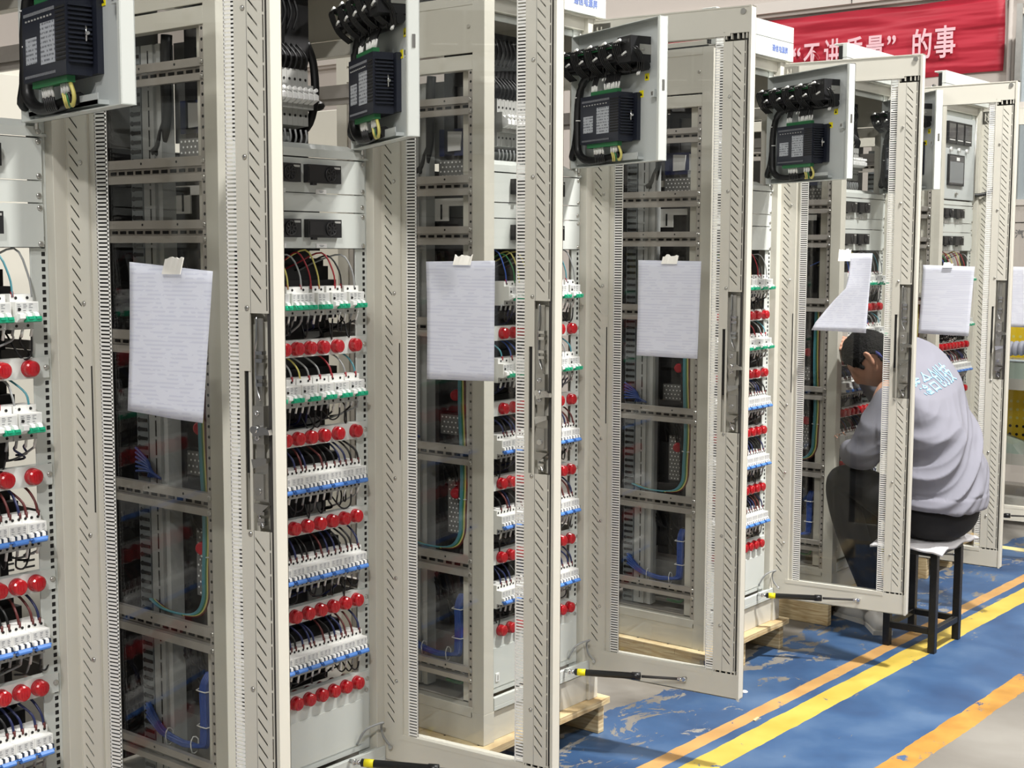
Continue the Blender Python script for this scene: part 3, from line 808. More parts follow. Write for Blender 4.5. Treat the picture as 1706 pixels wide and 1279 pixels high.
hb3 = MB(); hb3.tube([(.06, .255, 2.12), (.06, .262, 2.02), (.064, .268, 1.93), (.06, .285, 1.86), (.06, .31, 1.84)], .014, 'wire_black', 8)
hb3.tube([(.055, .10, 2.0), (.055, .095, 1.93), (.06, .092, 1.84)], .011, 'wire_black', 8)
for k in range(14):
    y = .13+.13*rnd.random(); z = rnd.choice((.47, .55, .75, .9, 1.15, 1.55)); hb3.tube([(.09, y, z), (.085, y+.02, z+.03*rnd.random()), (.088, y+.04, z+.05), (.09, y+.03, z-.02)], .0026, 'wire_black')
hb3.tube([(.06, .22, .30), (.055, .18, .32), (.06, .13, .30), (.07, .15, .275), (.06, .20, .28)], .006, 'wire_green', 6)
pm['hb3'] = hb3.mesh('wire_bundle')
sign_me = text_mesh('通信电源屏', .027, 'blue_text', .0005, .0004, .94)
pm['sign'] = sign_me

labels = [
 'cream power cabinet cut by the left picture edge, its controller panel nearest the camera',
 'cream power cabinet second from left, its rows of red lights most openly in view',
 'cream power cabinet third from left, black controller panel swung open above wooden pallet in view',
 'cream power cabinet fourth from left, its glass door in front of the seated worker',
 'cream power cabinet the worker in grey jacket is sitting at, bent into it',
 'cream power cabinet farthest along the row with white closed panel, three meters and screen']

def part(name, me, parent, loc=(0, 0, 0), rz=0, label=None, kind=None, mod=0):
    o = bpy.data.objects.new(name, me); col.objects.link(o); o.parent = parent; o.location = loc; o.rotation_euler = (0, 0, rz)
    if label: o['label'] = label
    if kind: o['kind'] = kind
    if mod:
        b = o.modifiers.new('Bevel', 'BEVEL'); b.width = mod; b.segments = 1; b.limit_method = 'ANGLE'
    return o

HX, HY = W-.0481, .0159
def door_dir(k):
    a = R(DOOR_A[k]); return Vector((-math.cos(a), -math.sin(a), 0)), Vector((math.sin(a), -math.cos(a), 0))
def on_door(k, d, y, z):
    u, n = door_dir(k); return Vector((CX[k]+HX, CY[k]+HY, z))+u*d+n*y

for k in range(6):
    root = empty('power_cabinet', (CX[k], CY[k], Z0)); tag(root, labels[k], 'electrical cabinet', 'open power cabinets in a row')
    D = (0, 0, -Z0)
    part('frame', pm['frame'], root, D, mod=.0012)
    h = part('header', pm['header'], root, D, mod=.001)
    part('sign_lettering', pm['sign'], h, (.482, -.0086, 2.366), label='blue printed sign lettering').rotation_euler = (R(90), 0, 0)
    for x, y in ((.10, .09), (W-.10, .09)): part('lifting_eye', pm['eye'], root, (x, y, -Z0))
    for me in pm['rails']:
        part('side_rail', me, root, D)
        o = part('side_rail', me, root, (W, 0, -Z0)); o.scale = (-1, 1, 1)
    part('slotted_channel', pm['channel'], root, D); part('cable_duct', pm['duct'], root, D)
    part('blocks_and_dark_fill', pm['backing'], root, D)
    for z in (1.165, .865): part('red_cap', pm['cap'], root, (.10, .185, z-Z0))
    for me in pm['perf']: part('perforated_cover', me, root, D)
    part('mounting_bracket', pm['bracket'], root, D); part('document_holder', pm['cards'], root, D)
    part('wire_bundle', pm['hb'], root, D, label='teal, green and yellow wire bundle'); part('wire_bundle', pm['hb2'], root, D, label='blue wire bundle with white ties'); part('wire_bundle', pm['hb3'], root, D, label='black cable bundle')
    for i, (nm, me) in enumerate(pm['plates']):
        o = part(nm, me, root, D)
        if nm == 'instrument_panel':
            z = 1.768 if i == 0 else 1.633
            xs = (.151, .288) if k < 3 else (.070, .200) if k == 3 else (.062, .195) if k == 4 else (.085, .235)
            for x in xs:
                part('fan_module', pm['module'], o, (x, .024, z)); part('name_tag', pm['tag'], o, (x+.040, .0238, z-.026))
    for r in range(5):
        s = part('indicator_strip', pm['strip'], root, (0, 0, ZS[r]-Z0))
        xs = [.458, .394, .344, .299, .256, .213, .165, .115] if r < 2 else [.457-.0437*i for i in range(9)]
        for x in xs: part('indicator_light', pm['light'], s, (x, 0, 0))
        if r == 0: units = [('ga', 'gt', .412), ('ga', 'gt', .350), ('g2', 'g2t', .302), ('g4', 'g4t', .216), ('g2', 'g2t', .168), ('ga', 'gt', .106)]
        elif r == 1: units = [('ga', 'gt', .412-.0555*i) for i in range(7)]
        else: units = [('bb', 'bt', .424-.0437*i) for i in range(9)]
        for a, b, x in units:
            o = part('circuit_breaker', pm[a], root, (x, .012, ZB[r]-Z0)); part('toggle', pm[b], o)
        wa, wb = pm['wires'][k % 2][r]
        part('wiring', wa, root, D, kind='stuff'); part('wiring', wb, root, D, kind='stuff')
    for i in range(11): part('isolator_switch', pm['terminal'], root, (.180+i*.018, .10, 1.985-Z0))
    part('wiring', pm['terminal_wires'], root, D, kind='stuff')
    # glass door
    th = R(DOOR_A[k])+math.pi
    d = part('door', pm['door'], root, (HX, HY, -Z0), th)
    part('glass_pane', pm['glass'], d, label='clear glass pane'); part('latch', pm['latch'], d, label='shiny steel latch')
    for me in pm['strips']: part('toothed_strip', me, d)
    # gas strut from the sill to the door
    inv = Matrix.Rotation(-0, 4, 'Z')
    A = Vector((.405, -.018, .262)); Bp = on_door(k, .362, -.014, .262)-Vector((CX[k], CY[k], 0))
    v = Bp-A; L_ = v.length; u = v/L_
    s = MB(); s.lathe(A+u*.018, u, [(0, .006), (.002, .0105), (L_*.50, .0105), (L_*.50+.001, .0125), (L_*.50+.028, .0125), (L_*.50+.03, .004)], 'strut_black', 14)
    st = s.build('gas_strut', root, D)
    s = MB(); s.cyl(A+u*(L_*.5+.05), u, L_*.5-.066, .0045, 'rubber_and_shade', 8); s.build('piston_rod', st)
    for P_, dr in ((A, Vector((0, 1, 0))), (Bp, door_dir(k)[1])):
        s = MB(); s.lathe(P_-dr*.006, dr, [(0, .006), (.004, .009), (.010, .006), (.022, .005)], 'chrome', 10); s.cyl(P_, u if P_ is A else -u, .020, .0062, 'chrome', 8)
        s.build('ball_joint', st)
    s = MB(); s.lathe(A+u*.028, u, [(0, .0109), (.026, .0109)], 'yellow_label', 14); s.build('strut_label', st)
    b = MB(); hb_ = on_door(k, .010, -.004, .305)-Vector((CX[k], CY[k], 0)); hc = on_door(k, .036, -.006, .264)-Vector((CX[k], CY[k], 0))
    b.tube([(.452, .02, .285), (.462, -.004, .330), (.50, -.03, .345), hb_+Vector((-.02, -.01, .02)), hb_+Vector((-.01, -.008, -.012)), hc], .0032, 'wire_grey', 6); b.cyl(hc, -door_dir(k)[1], .006, .006, 'chrome', 8)
    b.build('earth_wire', root, D)
    # swing-out panel
    ts = R(SWING_A[k])+math.pi
    sp = None
    for nm, me in pm['swing'].items():
        n = nm.split('.')[0]
        if n == 'panel_tray': sp = part('swing_panel', me, root, (.485, .02, -Z0), ts)
        else: part(n, me, sp, label='yellow warning label' if n == 'warning_label' else None, kind='stuff' if n == 'wiring' else None)

# pallets ------------------------------------------------------------
pal_lab = ['pale wooden pallet under the cabinet at the left picture edge', 'pale wooden pallet under the second cabinet from left',
           'pale wooden pallet with gap under the third cabinet, whole front edge in view', 'pale wooden pallet under the fourth cabinet, right leg block by the strut',
           'pale wooden pallet under the cabinet where the worker sits', 'pale wooden pallet under the farthest cabinet, seen between the stool legs']
for k in range(6):
    root = empty('wooden_pallet', (CX[k], CY[k], 0)); tag(root, pal_lab[k], 'pallet', 'wooden pallets under the cabinets')
    for i in range(5):
        y = -.03+i*.135
        m = MB(); m.box(-.035, W+.030, y, y+.1335, .105, .1265, 'wood')
        for x in (.0, .3, .59): m.cyl((x, y+.05, .1265), (0, 0, 1), .0006, .004, 'hole', 8)
        m.build('top_board', root, bevel=.002)
    for x in (-.035, .28, W):
        m = MB(); m.box(x, x+.032, -.005, .62, 0, .105, 'wood'); m.build('bearer', root, bevel=.002)

# papers taped on the glass --------------------------------------------
def sheet(k, pts, n, label, curl=None, y=-.0008):
    """paper outline given as (d, z) corners on the door: tl, tr, br, bl"""
    m = MB(); N = 14
    tl, tr, br, bl = [Vector((p[0], 0, p[1])) for p in pts]
    u, nn = door_dir(k)
    ctr = on_door(k, .27, 0, 1.42)
    b0 = 0
    for side in (0, 1):
        for j in range(N+1):
            for i in range(N+1):
                s, t = i/N, j/N
                p = (tl*(1-s)+tr*s)*(1-t)+(bl*(1-s)+br*s)*t
                off = y+.010-.003-.004*math.sin(s*3.1+.4)*t**2-.006*t*t+.0015*math.sin(s*9+t*5)*t
                if curl: p, off = curl(s, t, p, off)
                off += side*.00035
                m.v.append(tuple(on_door(k, p.x, off, p.z)-ctr))
    Q = (N+1)**2
    for side in (0, 1):
        for j in range(N):
            for i in range(N):
                a = side*Q+j*(N+1)+i; f = (a, a+1, a+N+2, a+N+1)
                m.face(f if side else f[::-1], 'paper', True)
    def rim(a, b): m.face((a, b, b+Q, a+Q), 'paper')
    for i in range(N):
        rim(i, i+1); rim(N*(N+1)+i+1, N*(N+1)+i); rim((i+1)*(N+1), i*(N+1)); rim(i*(N+1)+N, (i+1)*(N+1)+N)
    o = m.build('paper_sheet', None, ctr)
    tag(o, label, 'paper', 'printed sheets taped to the cabinet doors')
    return o
sheet(0, [(.172, 1.577), (.387, 1.56), (.357, 1.257), (.166, 1.272)], 0, 'white printed sheet nearest the camera, hanging askew on the leftmost glass door')
sheet(1, [(.149, 1.573), (.361, 1.577), (.361, 1.275), (.157, 1.270)], 1, 'white printed sheet on the second glass door from left, hanging straight')
sheet(2, [(.174, 1.573), (.389, 1.571), (.383, 1.272), (.176, 1.274)], 2, 'white printed sheet on the middle door above the open swing panel')
def curl3(s, t, p, off):
    q = (1-s)*t
    return p, off-.05*(1-s)**2*min(t*1.2, 1)-.03*q*(1-t)
def torn(k):
    pts = [(.285, 1.585), (.373, 1.595), (.357, 1.293), (.157, 1.300)]
    def c(s, t, p, off):
        # left edge sweeps in a curve from the narrow top to the wide bottom
        left = [(.285, 1.595), (.288, 1.553), (.284, 1.500), (.278, 1.462), (.235, 1.415), (.198, 1.368), (.170, 1.33), (.157, 1.300)]
        f = t*(len(left)-1); i = min(int(f), len(left)-2); g = f-i
        lx = left[i][0]*(1-g)+left[i+1][0]*g; lz = left[i][1]*(1-g)+left[i+1][1]*g
        rx = .373*(1-t)+.357*t; rz = 1.595*(1-t)+1.293*t
        return Vector((lx*(1-s)+rx*s, 0, lz*(1-s)+rz*s)), off-.035*(1-s)**2*t
    return sheet(3, pts, 3, 'white printed sheet peeling and curled to one side in front of the worker', c)
torn(3)
sheet(4, [(.156, 1.543), (.385, 1.537), (.370, 1.233), (.147, 1.238)], 4, 'white printed sheet on the glass just above the worker\'s back')
sheet(5, [(.173, 1.527), (.385, 1.524), (.377, 1.219), (.167, 1.222)], 5, 'white printed sheet at the right picture edge, mostly cut off')
tapes = [(0, .264, .311, 1.553, 1.590), (1, .239, .292, 1.565, 1.593), (2, .258, .311, 1.562, 1.592), (3, .243, .290, 1.565, 1.612), (4, .248, .290, 1.532, 1.556)]
tl_ = ['torn cream tape holding the sheet on the leftmost door', 'torn cream tape holding the sheet on the second door from left', 'torn cream tape holding the sheet on the middle door',
       'crumpled cream tape at the peeling sheet in front of the worker', 'cream tape holding the sheet above the worker\'s back']
for i, (k, d0, d1_, z0, z1) in enumerate(tapes):
    rnd = random.Random(i); m = MB(); n = 8; c0 = on_door(k, d0, 0, z0)
    top = [z1-.008*rnd.random() for _ in range(n+1)]
    for q in range(n):
        da, db = d0+(d1_-d0)*q/n, d0+(d1_-d0)*(q+1)/n
        yb = .0025 if k != 3 else .003+.006*math.sin(q)
        P8 = [on_door(k, da, -.0026, z0)-c0, on_door(k, db, -.0026, z0)-c0, on_door(k, db, -.0002, z0)-c0, on_door(k, da, -.0002, z0)-c0,
              on_door(k, da, .0085, top[q])-c0, on_door(k, db, .0085, top[q+1])-c0, on_door(k, db, .0115, top[q+1])-c0, on_door(k, da, .0115, top[q])-c0]
        m.hexa(P8, 'tape')
    tag(m.build('tape_piece', None, c0), tl_[i], 'tape', 'tape pieces holding the sheets')

# ------------------------------------------------------------------ hall
f = MB(); f.poly([(-8, -9, 0), (9, -9, 0), (9, 9, 0), (-8, 9, 0)], 'floor_paint'); structure(f.build('floor'))
w_ = MB(); w_.box(9, 9.2, -9, 9, 0, 7.5, 'wall_paint'); structure(w_.build('wall_right'))
w_ = MB(); w_.box(-8, 9, 9, 9.2, 0, 7.5, 'wall_paint'); structure(w_.build('wall_back'))
t = MB(); t.box(8.93, 9, .2, 9, 3.475, 3.56, 'trim_white'); t.box(8.96, 9, .2, 9, 3.445, 3.475, 'wall_paint')
for y in (2.08, 4.2, 6.3): t.box(8.925, 8.93, y-.002, y+.002, 3.475, 3.56, 'hole')
structure(t.build('trim_1'))
# red banner
bn = MB(); NY, NZ = 40, 8
Y0b, Y1b = .93, 3.75
def bpt(i, j, s):
    y = Y0b+(Y1b-Y0b)*i/NY; z = 2.888+(3.425-2.888)*j/NZ+.004*math.sin(y*7)
    return (8.978+.012*math.sin(y*5+z*9)+.006*math.sin(y*13-z*6)+s*.002, y, z)
for s in (0, 1):
    for j in range(NZ+1):
        for i in range(NY+1): bn.v.append(bpt(i, j, s))
Q = (NY+1)*(NZ+1)
for s in (0, 1):
    for j in range(NZ):
        for i in range(NY):
            a = s*Q+j*(NY+1)+i; bn.face((a, a+1, a+NY+2, a+NY+1), 'banner_red', True)
for i in range(NY): bn.face((i, i+1, i+1+Q, i+Q), 'banner_red'); a = NZ*(NY+1)+i; bn.face((a, a+1, a+1+Q, a+Q), 'banner_red')
for j in range(NZ): a = j*(NY+1); bn.face((a, a+NY+1, a+NY+1+Q, a+Q), 'banner_red'); a += NY; bn.face((a, a+NY+1, a+NY+1+Q, a+Q), 'banner_red')
banner = bn.build('banner'); tag(banner, 'red cloth banner with pale characters hung high on the end wall', 'banner')
for ch, y, z, hgt, sx in (('“', 2.545, 3.09, .235, .75), ('不', 2.416, 3.105, .215, .66), ('讲', 2.245, 3.105, .225, .62), ('质', 2.064, 3.105, .225, .62), ('量', 1.895, 3.105, .225, .66), ('”', 1.765, 3.115, .235, .75), ('的', 1.530, 3.108, .235, .70), ('事', 1.355, 3.110, .245, .68)):
    me = text_mesh(ch, hgt, 'banner_text', .002, .0035, sx)
    mesh_obj('character', me, banner, (8.956, y, z), (R(90), 0, R(-90)))

# end-wall cubicle behind, at the right edge of the picture
eq = empty('glass_fronted_cubicle', (8.6, .29, 0)); tag(eq, 'tall pale cubicle with glass upper doors at the right picture edge', 'cubicle')
m = MB(); m.box(0, .35, -1.2, .42, 0, 1.92, 'wall_paint'); m.box(-.004, 0, -1.2, .42, 1.05, 1.09, 'trim_white'); m.box(-.003, 0, -1.2, .42, 1.80, 1.805, 'hole'); m.box(-.003, 0, -1.2, .42, 1.34, 1.345, 'hole'); m.build('body', eq)
m = MB(); m.box(.02, .35, -1.2, .42, 1.92, 3.25, 'clear_panel'); m.build('glazed_upper', eq)
m = MB()
for z in (1.92, 2.58, 3.21): m.box(-.01, .02, -1.2, .42, z, z+.04, 'trim_white')
m.box(-.02, .03, .385, .425, 1.92, 3.28, 'zinc'); m.build('glazing_bar', eq)
for z in (2.60, 2.66, 2.72): pass
me = text_mesh('汽车', .062, 'grey_text', .0005, .001); mesh_obj('sign_lettering', me, eq, (-.002, .325, 1.72), (R(90), 0, R(-90)))
pi = MB(); pi.cyl((8.965, .885, 0), (0, 0, 1), 3.4, .016, 'wall_paint', 10); pi.box(8.94, 9.0, .85, .92, 2.62, 2.64, 'wall_paint'); pi.box(8.94, 9.0, .85, .92, 2.72, 2.74, 'wall_paint')
tag(pi.build('wall_pipe'), 'pale vertical pipe on the end wall beside the banner', 'pipe')

# storage rack with yellow boards seen past the last doors
rk = empty('storage_rack', (7.05, .35, 0)); tag(rk, 'grey steel storage rack beyond the last cabinet at right picture edge', 'rack')
for z in (.12, .38, .82):
    m = MB(); m.box(0, .5, -1.0, .9, z, z+.035, 'shelf_steel'); m.box(-.005, 0, -1.0, .9, z-.02, z+.045, 'shelf_steel'); m.build('shelf', rk)
for x in (.0, .47):
    for y in (-1.0, .88):
        m = MB(); m.box(x, x+.03, y, y+.03, 0, 1.45, 'shelf_steel'); m.build('upright', rk)
m = MB(); m.tube([(-.01, -.9, .14), (-.01, .8, .06)], .008, 'trim_white', 6, 1); m.tube([(-.01, -.95, .075), (-.01, .85, .075)], .008, 'trim_white', 6, 1); m.build('brace', rk)
yb = []
for i, (y, z0, z1, lab) in enumerate(((.175, .8552, 1.16, 'yellow perforated board upright on the rack, upper shelf'), (.175, .4152, .79, 'yellow perforated board upright on the rack, middle shelf'))):
    m = MB(); m.box(0, .02, -.085, .085, 0, z1-z0, 'yellow_board')
    for a in range(4):
        for b in range(int((z1-z0)/.05)-1): m.cyl((-.0005, -.06+a*.04, .04+b*.05), (-1, 0, 0), .001, .009, 'wire_yellow' if b > 2 else 'hole', 8)
    tag(m.build('perforated_board', None, (7.32, y, z0)), lab, 'board', 'yellow boards on the rack')
m = MB(); m.box(0, .18, -.3, .3, 0, .115, 'bag_green'); m.box(-.006, .186, -.306, .306, .105, .118, 'clear_panel'); tag(m.build('parts_tray', None, (7.09, .20, .8552), bevel=.004), 'pale green plastic tray on the upper rack shelf under the ribbed tube', 'tray')
m = MB()
pts = [(0, -.35, .0), (0, -.12, .02), (0, .12, .015), (0, .28, -.02)]
for i in range(20): m.lathe((0, -.36+i*.033, .045+.012*math.sin(i*.3)), (0, 1, .05), [(0, .036), (.012, .045), (.022, .045), (.033, .036)], 'sleeve_grey', 12)
tag(m.build('sleeve_stand_in', None, (7.18, .25, .980)), 'grey ribbed tube standing in for a sleeve, lying on the pale green tray', 'sleeve stand-in')  # ribbed tube standing in for a sleeved arm
m = MB(); m.prism([(-.25, 0), (.3, 0), (.26, .08), (.05, .14), (-.2, .06)], 'x', 0, .22, 'bag_green'); tag(m.build('plastic_bag', None, (7.08, .34, .4152)), 'pale green plastic bag on the low rack shelf', 'bag')
m = MB(); m.box(0, .2, -.1, .1, 0, .12, 'box_red'); tag(m.build('red_box', None, (7.09, -.05, .4152), bevel=.004), 'dark red box on the low rack shelf at the picture edge', 'box')
m = MB(); m.box(0, .16, -.16, .16, 0, .10, 'box_cream'); tag(m.build('cream_box', None, (7.30, .72, .4152), bevel=.004), 'cream carton on the low rack shelf behind the plastic bag', 'box')

# enclosed cabinets standing behind the row
for i, x in enumerate((-.2, 1.5, 2.7, 3.9)):
    root = empty('enclosed_cabinet', (x, 2.3, 0))
    tag(root, ['closed beige cabinet behind the row, glimpsed through the leftmost open cabinet', 'closed beige cabinet behind the row, glimpsed through the second open cabinet', 'closed beige cabinet behind the row, glimpsed through the third open cabinet', 'closed beige cabinet behind the row, behind the worker\'s side'][i], 'electrical cabinet', 'closed cabinets behind the row')
    m = MB(); m.box(0, .8, 0, .6, .1, 2.3, 'paint'); m.box(0, .8, 0, .6, 0, .1, 'dark'); m.build('body', root, bevel=.003)
    m = MB(); m.box(.03, .77, -.02, 0, .12, 2.26, 'paint')
    for j in range(2):
        for c_ in range(7):
            for r_ in range(6): m.box(.10+c_*.09, .15+c_*.09, -.0215, -.02, (.3, 1.85)[j]+r_*.025, (.3, 1.85)[j]+r_*.025+.008, 'hole')
    d = m.build('door', root, bevel=.002); m = MB(); m.box(.70, .73, -.04, -.02, 1.1, 1.25, 'zinc'); m.build('handle', d)

# ------------------------------------------------------------------ stool
st = empty('stool', (4.39, -.405, 0)); tag(st, 'black square-tube steel stool the worker sits on', 'stool')
LX, LY = .143, .108
for sx in (-1, 1):
    for sy in (-1, 1):
        m = MB(); x, y = sx*(LX-.013), sy*(LY-.013); m.box(x-.0145, x+.0145, y-.0145, y+.0145, 0, .395, 'steel_black'); m.build('leg', st, bevel=.002)
for sy in (-1, 1):
    m = MB(); y = sy*(LY-.013); m.box(-LX+.026, LX-.026, y-.0115, y+.0115, .075, .100, 'steel_black'); m.build('stretcher', st, bevel=.002)
    m = MB(); m.box(-LX, LX, y-.013, y+.013, .393, .420, 'steel_black')
    m.build('seat_rail', st, bevel=.002)
for sx in (-1, 1):
    m = MB(); x = sx*(LX-.013); m.box(x-.0115, x+.0115, -LY+.026, LY-.026, .075, .100, 'steel_black'); m.build('stretcher', st, bevel=.002)
    m = MB(); m.box(x-.013, x+.013, -LY+.026, LY-.026, .393, .420, 'steel_black'); m.build('seat_rail', st, bevel=.002)
m = MB(); m.box(-LX+.005, LX-.005, -LY+.005, LY-.005, .420, .428, 'steel_black'); m.build('seat', st)

def grid_solid(name, fn, n, mname, thick, parent=None):
    m = MB(); Q = (n+1)**2
    for s in (0, 1):
        for j in range(n+1):
            for i in range(n+1):
                x, y, z = fn(i/n, j/n); m.v.append((x, y, z-s*thick))
    for s in (0, 1):
        for j in range(n):
            for i in range(n):
                a = s*Q+j*(n+1)+i; m.face((a, a+1, a+n+2, a+n+1), mname, True)
    for i in range(n):
        for a, b in ((i, i+1), (n*(n+1)+i, n*(n+1)+i+1), (i*(n+1), (i+1)*(n+1)), (i*(n+1)+n, (i+1)*(n+1)+n)): m.face((a, b, b+Q, a+Q), mname, True)
    return m.build(name, parent)
def towel(s, t):
    x = 4.39+(s-.5)*.40; y = -.405+(t-.5)*.30
    ox = max(0, abs(x-4.39)-LX); oy = max(0, abs(y+.405)-LY)
    z = .4455-(ox+oy)*.28+.005*math.sin(s*14+t*3)*(1 if ox+oy > 0 else .2)+.004*math.sin(t*11+2)*(1 if ox+oy > 0 else .2)
    return x, y, z
tw_ = grid_solid('towel', towel, 24, 'towel', .010); tag(tw_, 'white folded cloth laid over the seat of the black stool', 'cloth')

# ------------------------------------------------------------------ worker
def skin_obj(name, pts, edges, rad, mname, parent=None, sub=2, root=0, extra=None):
    me = bpy.data.meshes.new(name); me.from_pydata(pts, edges, []); me.update()
    o = bpy.data.objects.new(name, me); col.objects.link(o)
    sk = o.modifiers.new('Skin', 'SKIN'); sk.use_smooth_shade = True
    if not me.skin_vertices:
        bm = bmesh.new(); bm.from_mesh(me); bm.verts.layers.skin.verify(); bm.to_mesh(me); bm.free()
    for i, r in enumerate(rad):
        r = r if isinstance(r, tuple) else (r, r)
        me.skin_vertices[0].data[i].radius = r; me.skin_vertices[0].data[i].use_root = (i == root)
    sb = o.modifiers.new('Sub', 'SUBSURF'); sb.levels = sub; sb.render_levels = sub
    dg = bpy.context.evaluated_depsgraph_get(); dg.update()
    new = bpy.data.meshes.new_from_object(o.evaluated_get(dg))
    o.modifiers.clear(); o.data = new; bpy.data.meshes.remove(me)
    new.materials.clear(); new.materials.append(M[mname])
    for p in new.polygons: p.use_smooth = True
    o.parent = parent
    return o
def loft(mb, rings, m, n=24, cap=True):
    b = len(mb.v)
    for c, ux, uy, rx, ry in rings:
        c = Vector(c); ux = Vector(ux).normalized(); uy = Vector(uy).normalized()
        for i in range(n):
            a = 2*math.pi*i/n; ca, sa = math.cos(a), math.sin(a)
            e = .8
            mb.v.append(tuple(c+ux*rx*math.copysign(abs(ca)**e, ca)+uy*ry*math.copysign(abs(sa)**e, sa)))
    for k in range(len(rings)-1):
        for i in range(n):
            j = (i+1) % n; mb.face((b+k*n+i, b+k*n+j, b+(k+1)*n+j, b+(k+1)*n+i), m, True)
    if cap:
        mb.face(tuple(b+i for i in range(n)), m, True); e = b+(len(rings)-1)*n; mb.face(tuple(e+i for i in range(n)), m, True)

person = empty('person', (4.40, -.42, .44)); tag(person, 'person in grey jacket and black trousers sitting on a stool, bent toward the open cabinet', 'person')
# body: pelvis, spine, neck, head base, arms, legs
bp_ = {}
B = [('pelvis', (4.40, -.42, .58), .07), ('belly', (4.40, -.44, .70), .11), ('chest', (4.40, -.40, .92), .115), ('upper', (4.40, -.31, 1.05), .065), ('neck', (4.395, -.27, 1.13), .052), ('nape', (4.385, -.22, 1.17), .05),
     ('lsh', (4.22, -.30, 1.05), .058), ('lel', (4.175, -.235, .79), .040), ('lwr', (4.30, -.09, .80), .03),
     ('rsh', (4.58, -.30, 1.05), .058), ('rel', (4.60, -.10, .95), .042), ('rwr', (4.52, -.055, 1.15), .03),
     ('lhip', (4.30, -.39, .545), .075), ('lkn', (4.235, -.07, .695), .062), ('lan', (4.395, -.205, .12), .036),
     ('rhip', (4.50, -.39, .545), .075), ('rkn', (4.56, -.06, .55), .062), ('ran', (4.50, -.13, .12), .036)]
idx = {b[0]: i for i, b in enumerate(B)}
E_ = [('pelvis', 'belly'), ('belly', 'chest'), ('chest', 'upper'), ('upper', 'neck'), ('neck', 'nape'), ('upper', 'lsh'), ('lsh', 'lel'), ('lel', 'lwr'), ('upper', 'rsh'), ('rsh', 'rel'), ('rel', 'rwr'),
      ('pelvis', 'lhip'), ('lhip', 'lkn'), ('lkn', 'lan'), ('pelvis', 'rhip'), ('rhip', 'rkn'), ('rkn', 'ran')]
body = skin_obj('body', [b[1] for b in B], [(idx[a], idx[b]) for a, b in E_], [b[2]*.86 if b[0][1:] in ('hip','kn','an') or b[0] in ('pelvis','belly','chest') else b[2] for b in B], 'skin')
# head as shaped ellipsoid with face, joined to the body mesh
hd = bmesh.new()
bmesh.ops.create_icosphere(hd, subdivisions=4, radius=1)
for v in hd.verts:
    x, y, z = v.co
    w_h = .078*(1-.12*max(0, -z)**1.5); dpt = .098; hh = .118
    ny = y*dpt; nz = z*hh; nx = x*w_h
    if y > 0:
        t_ = max(0, -z)
        ny -= .016*t_*0+.010*max(0, z)**2
        nx *= 1-.28*t_*y
        g_ = lambda cx, cz, s: math.exp(-(((x-cx)/s)**2+((z-cz)/s)**2))
        ny += .024*math.exp(-((x/.16)**2+((z+.18)/.22)**2))+.006*g_(0, -.52, .16)-.008*(g_(-.38, .06, .18)+g_(.38, .06, .18))+.010*g_(0, -.86, .25)+.004*(g_(-.36, .26, .2)+g_(.36, .26, .2))-.004*math.exp(-((x/.3)**2+((z+.58)/.04)**2))
    else:
        ny *= 1.02; nz -= .02*max(0, -y)*max(0, -z)
    v.co = (nx, ny, nz)
hm = bpy.data.meshes.new('head'); hd.to_mesh(hm); hd.free()
for p in hm.polygons: p.use_smooth = True
HC = Vector((4.39, -.150, 1.155)); HR = Matrix.Rotation(R(14), 4, 'Z') @ Matrix.Rotation(R(-48), 4, 'X')
HM = Matrix.Translation(HC) @ HR
hm.transform(HM)
# ears
eb_ = MB()
for s in (-1, 1):
    pts = [(s*.076, -.004, -.03), (s*.084, -.012, -.012), (s*.090, -.022, .010), (s*.088, -.018, .028), (s*.078, -.004, .026)]
    eb_.tube(pts, .007, 'skin', 8, 4); eb_.tube([(s*.077, -.008, -.024), (s*.082, -.012, 0), (s*.080, -.010, .02)], .010, 'skin', 8, 3)
em = eb_.mesh('ear'); em.transform(HM)
# hands: palm plus five bent fingers
def hand(wrist, fdir, pdir, side, curl):
    """skin graph of a hand; fdir = finger direction, pdir = palm normal"""
    f_ = Vector(fdir).normalized(); p_ = Vector(pdir).normalized(); p_ = (p_-f_*p_.dot(f_)).normalized(); a_ = f_.cross(p_)*side
    pts, ed, rad = [], [], []
    def add(p, r, par=None):
        pts.append(tuple(p)); rad.append(r)
        if par is not None: ed.append((par, len(pts)-1))
        return len(pts)-1
    w0 = Vector(wrist); i0 = add(w0, .024); i1 = add(w0+f_*.035, .024, i0); i2 = add(w0+f_*.06, .022, i1)
    for q, (off, ln) in enumerate(((-.030, .062), (-.010, .075), (.010, .070), (.029, .055))):
        k0 = add(w0+f_*.088+a_*off, .010, i2); prev = k0; pos = Vector(pts[k0]); d = f_.copy()
        for s_ in range(3):
            ang = curl*(s_+1)/3; d = f_*math.cos(ang)+p_*math.sin(ang)
            pos = pos+d*ln/3*1.05; prev = add(pos, .0088-.0008*s_, prev)
    t0 = add(w0+f_*.032-a_*.030, .011, i1); t1 = add(w0+f_*.058-a_*.048+p_*.012, .0095, t0); add(w0+f_*.082-a_*.050+p_*.026, .0082, t1)
    return pts, ed, rad
hands = []
for wr, fd, pd, sd in (((4.52, -.055, 1.15), (-.75, .30, .55), (0, 1, -.2), 1), ((4.30, -.09, .80), (.62, .55, .30), (.3, -.2, -1), -1)):
    p_, e_, r_ = hand(wr, fd, pd, sd, 1.0)
    hands.append(skin_obj('hand', p_, e_, r_, 'skin', sub=2))
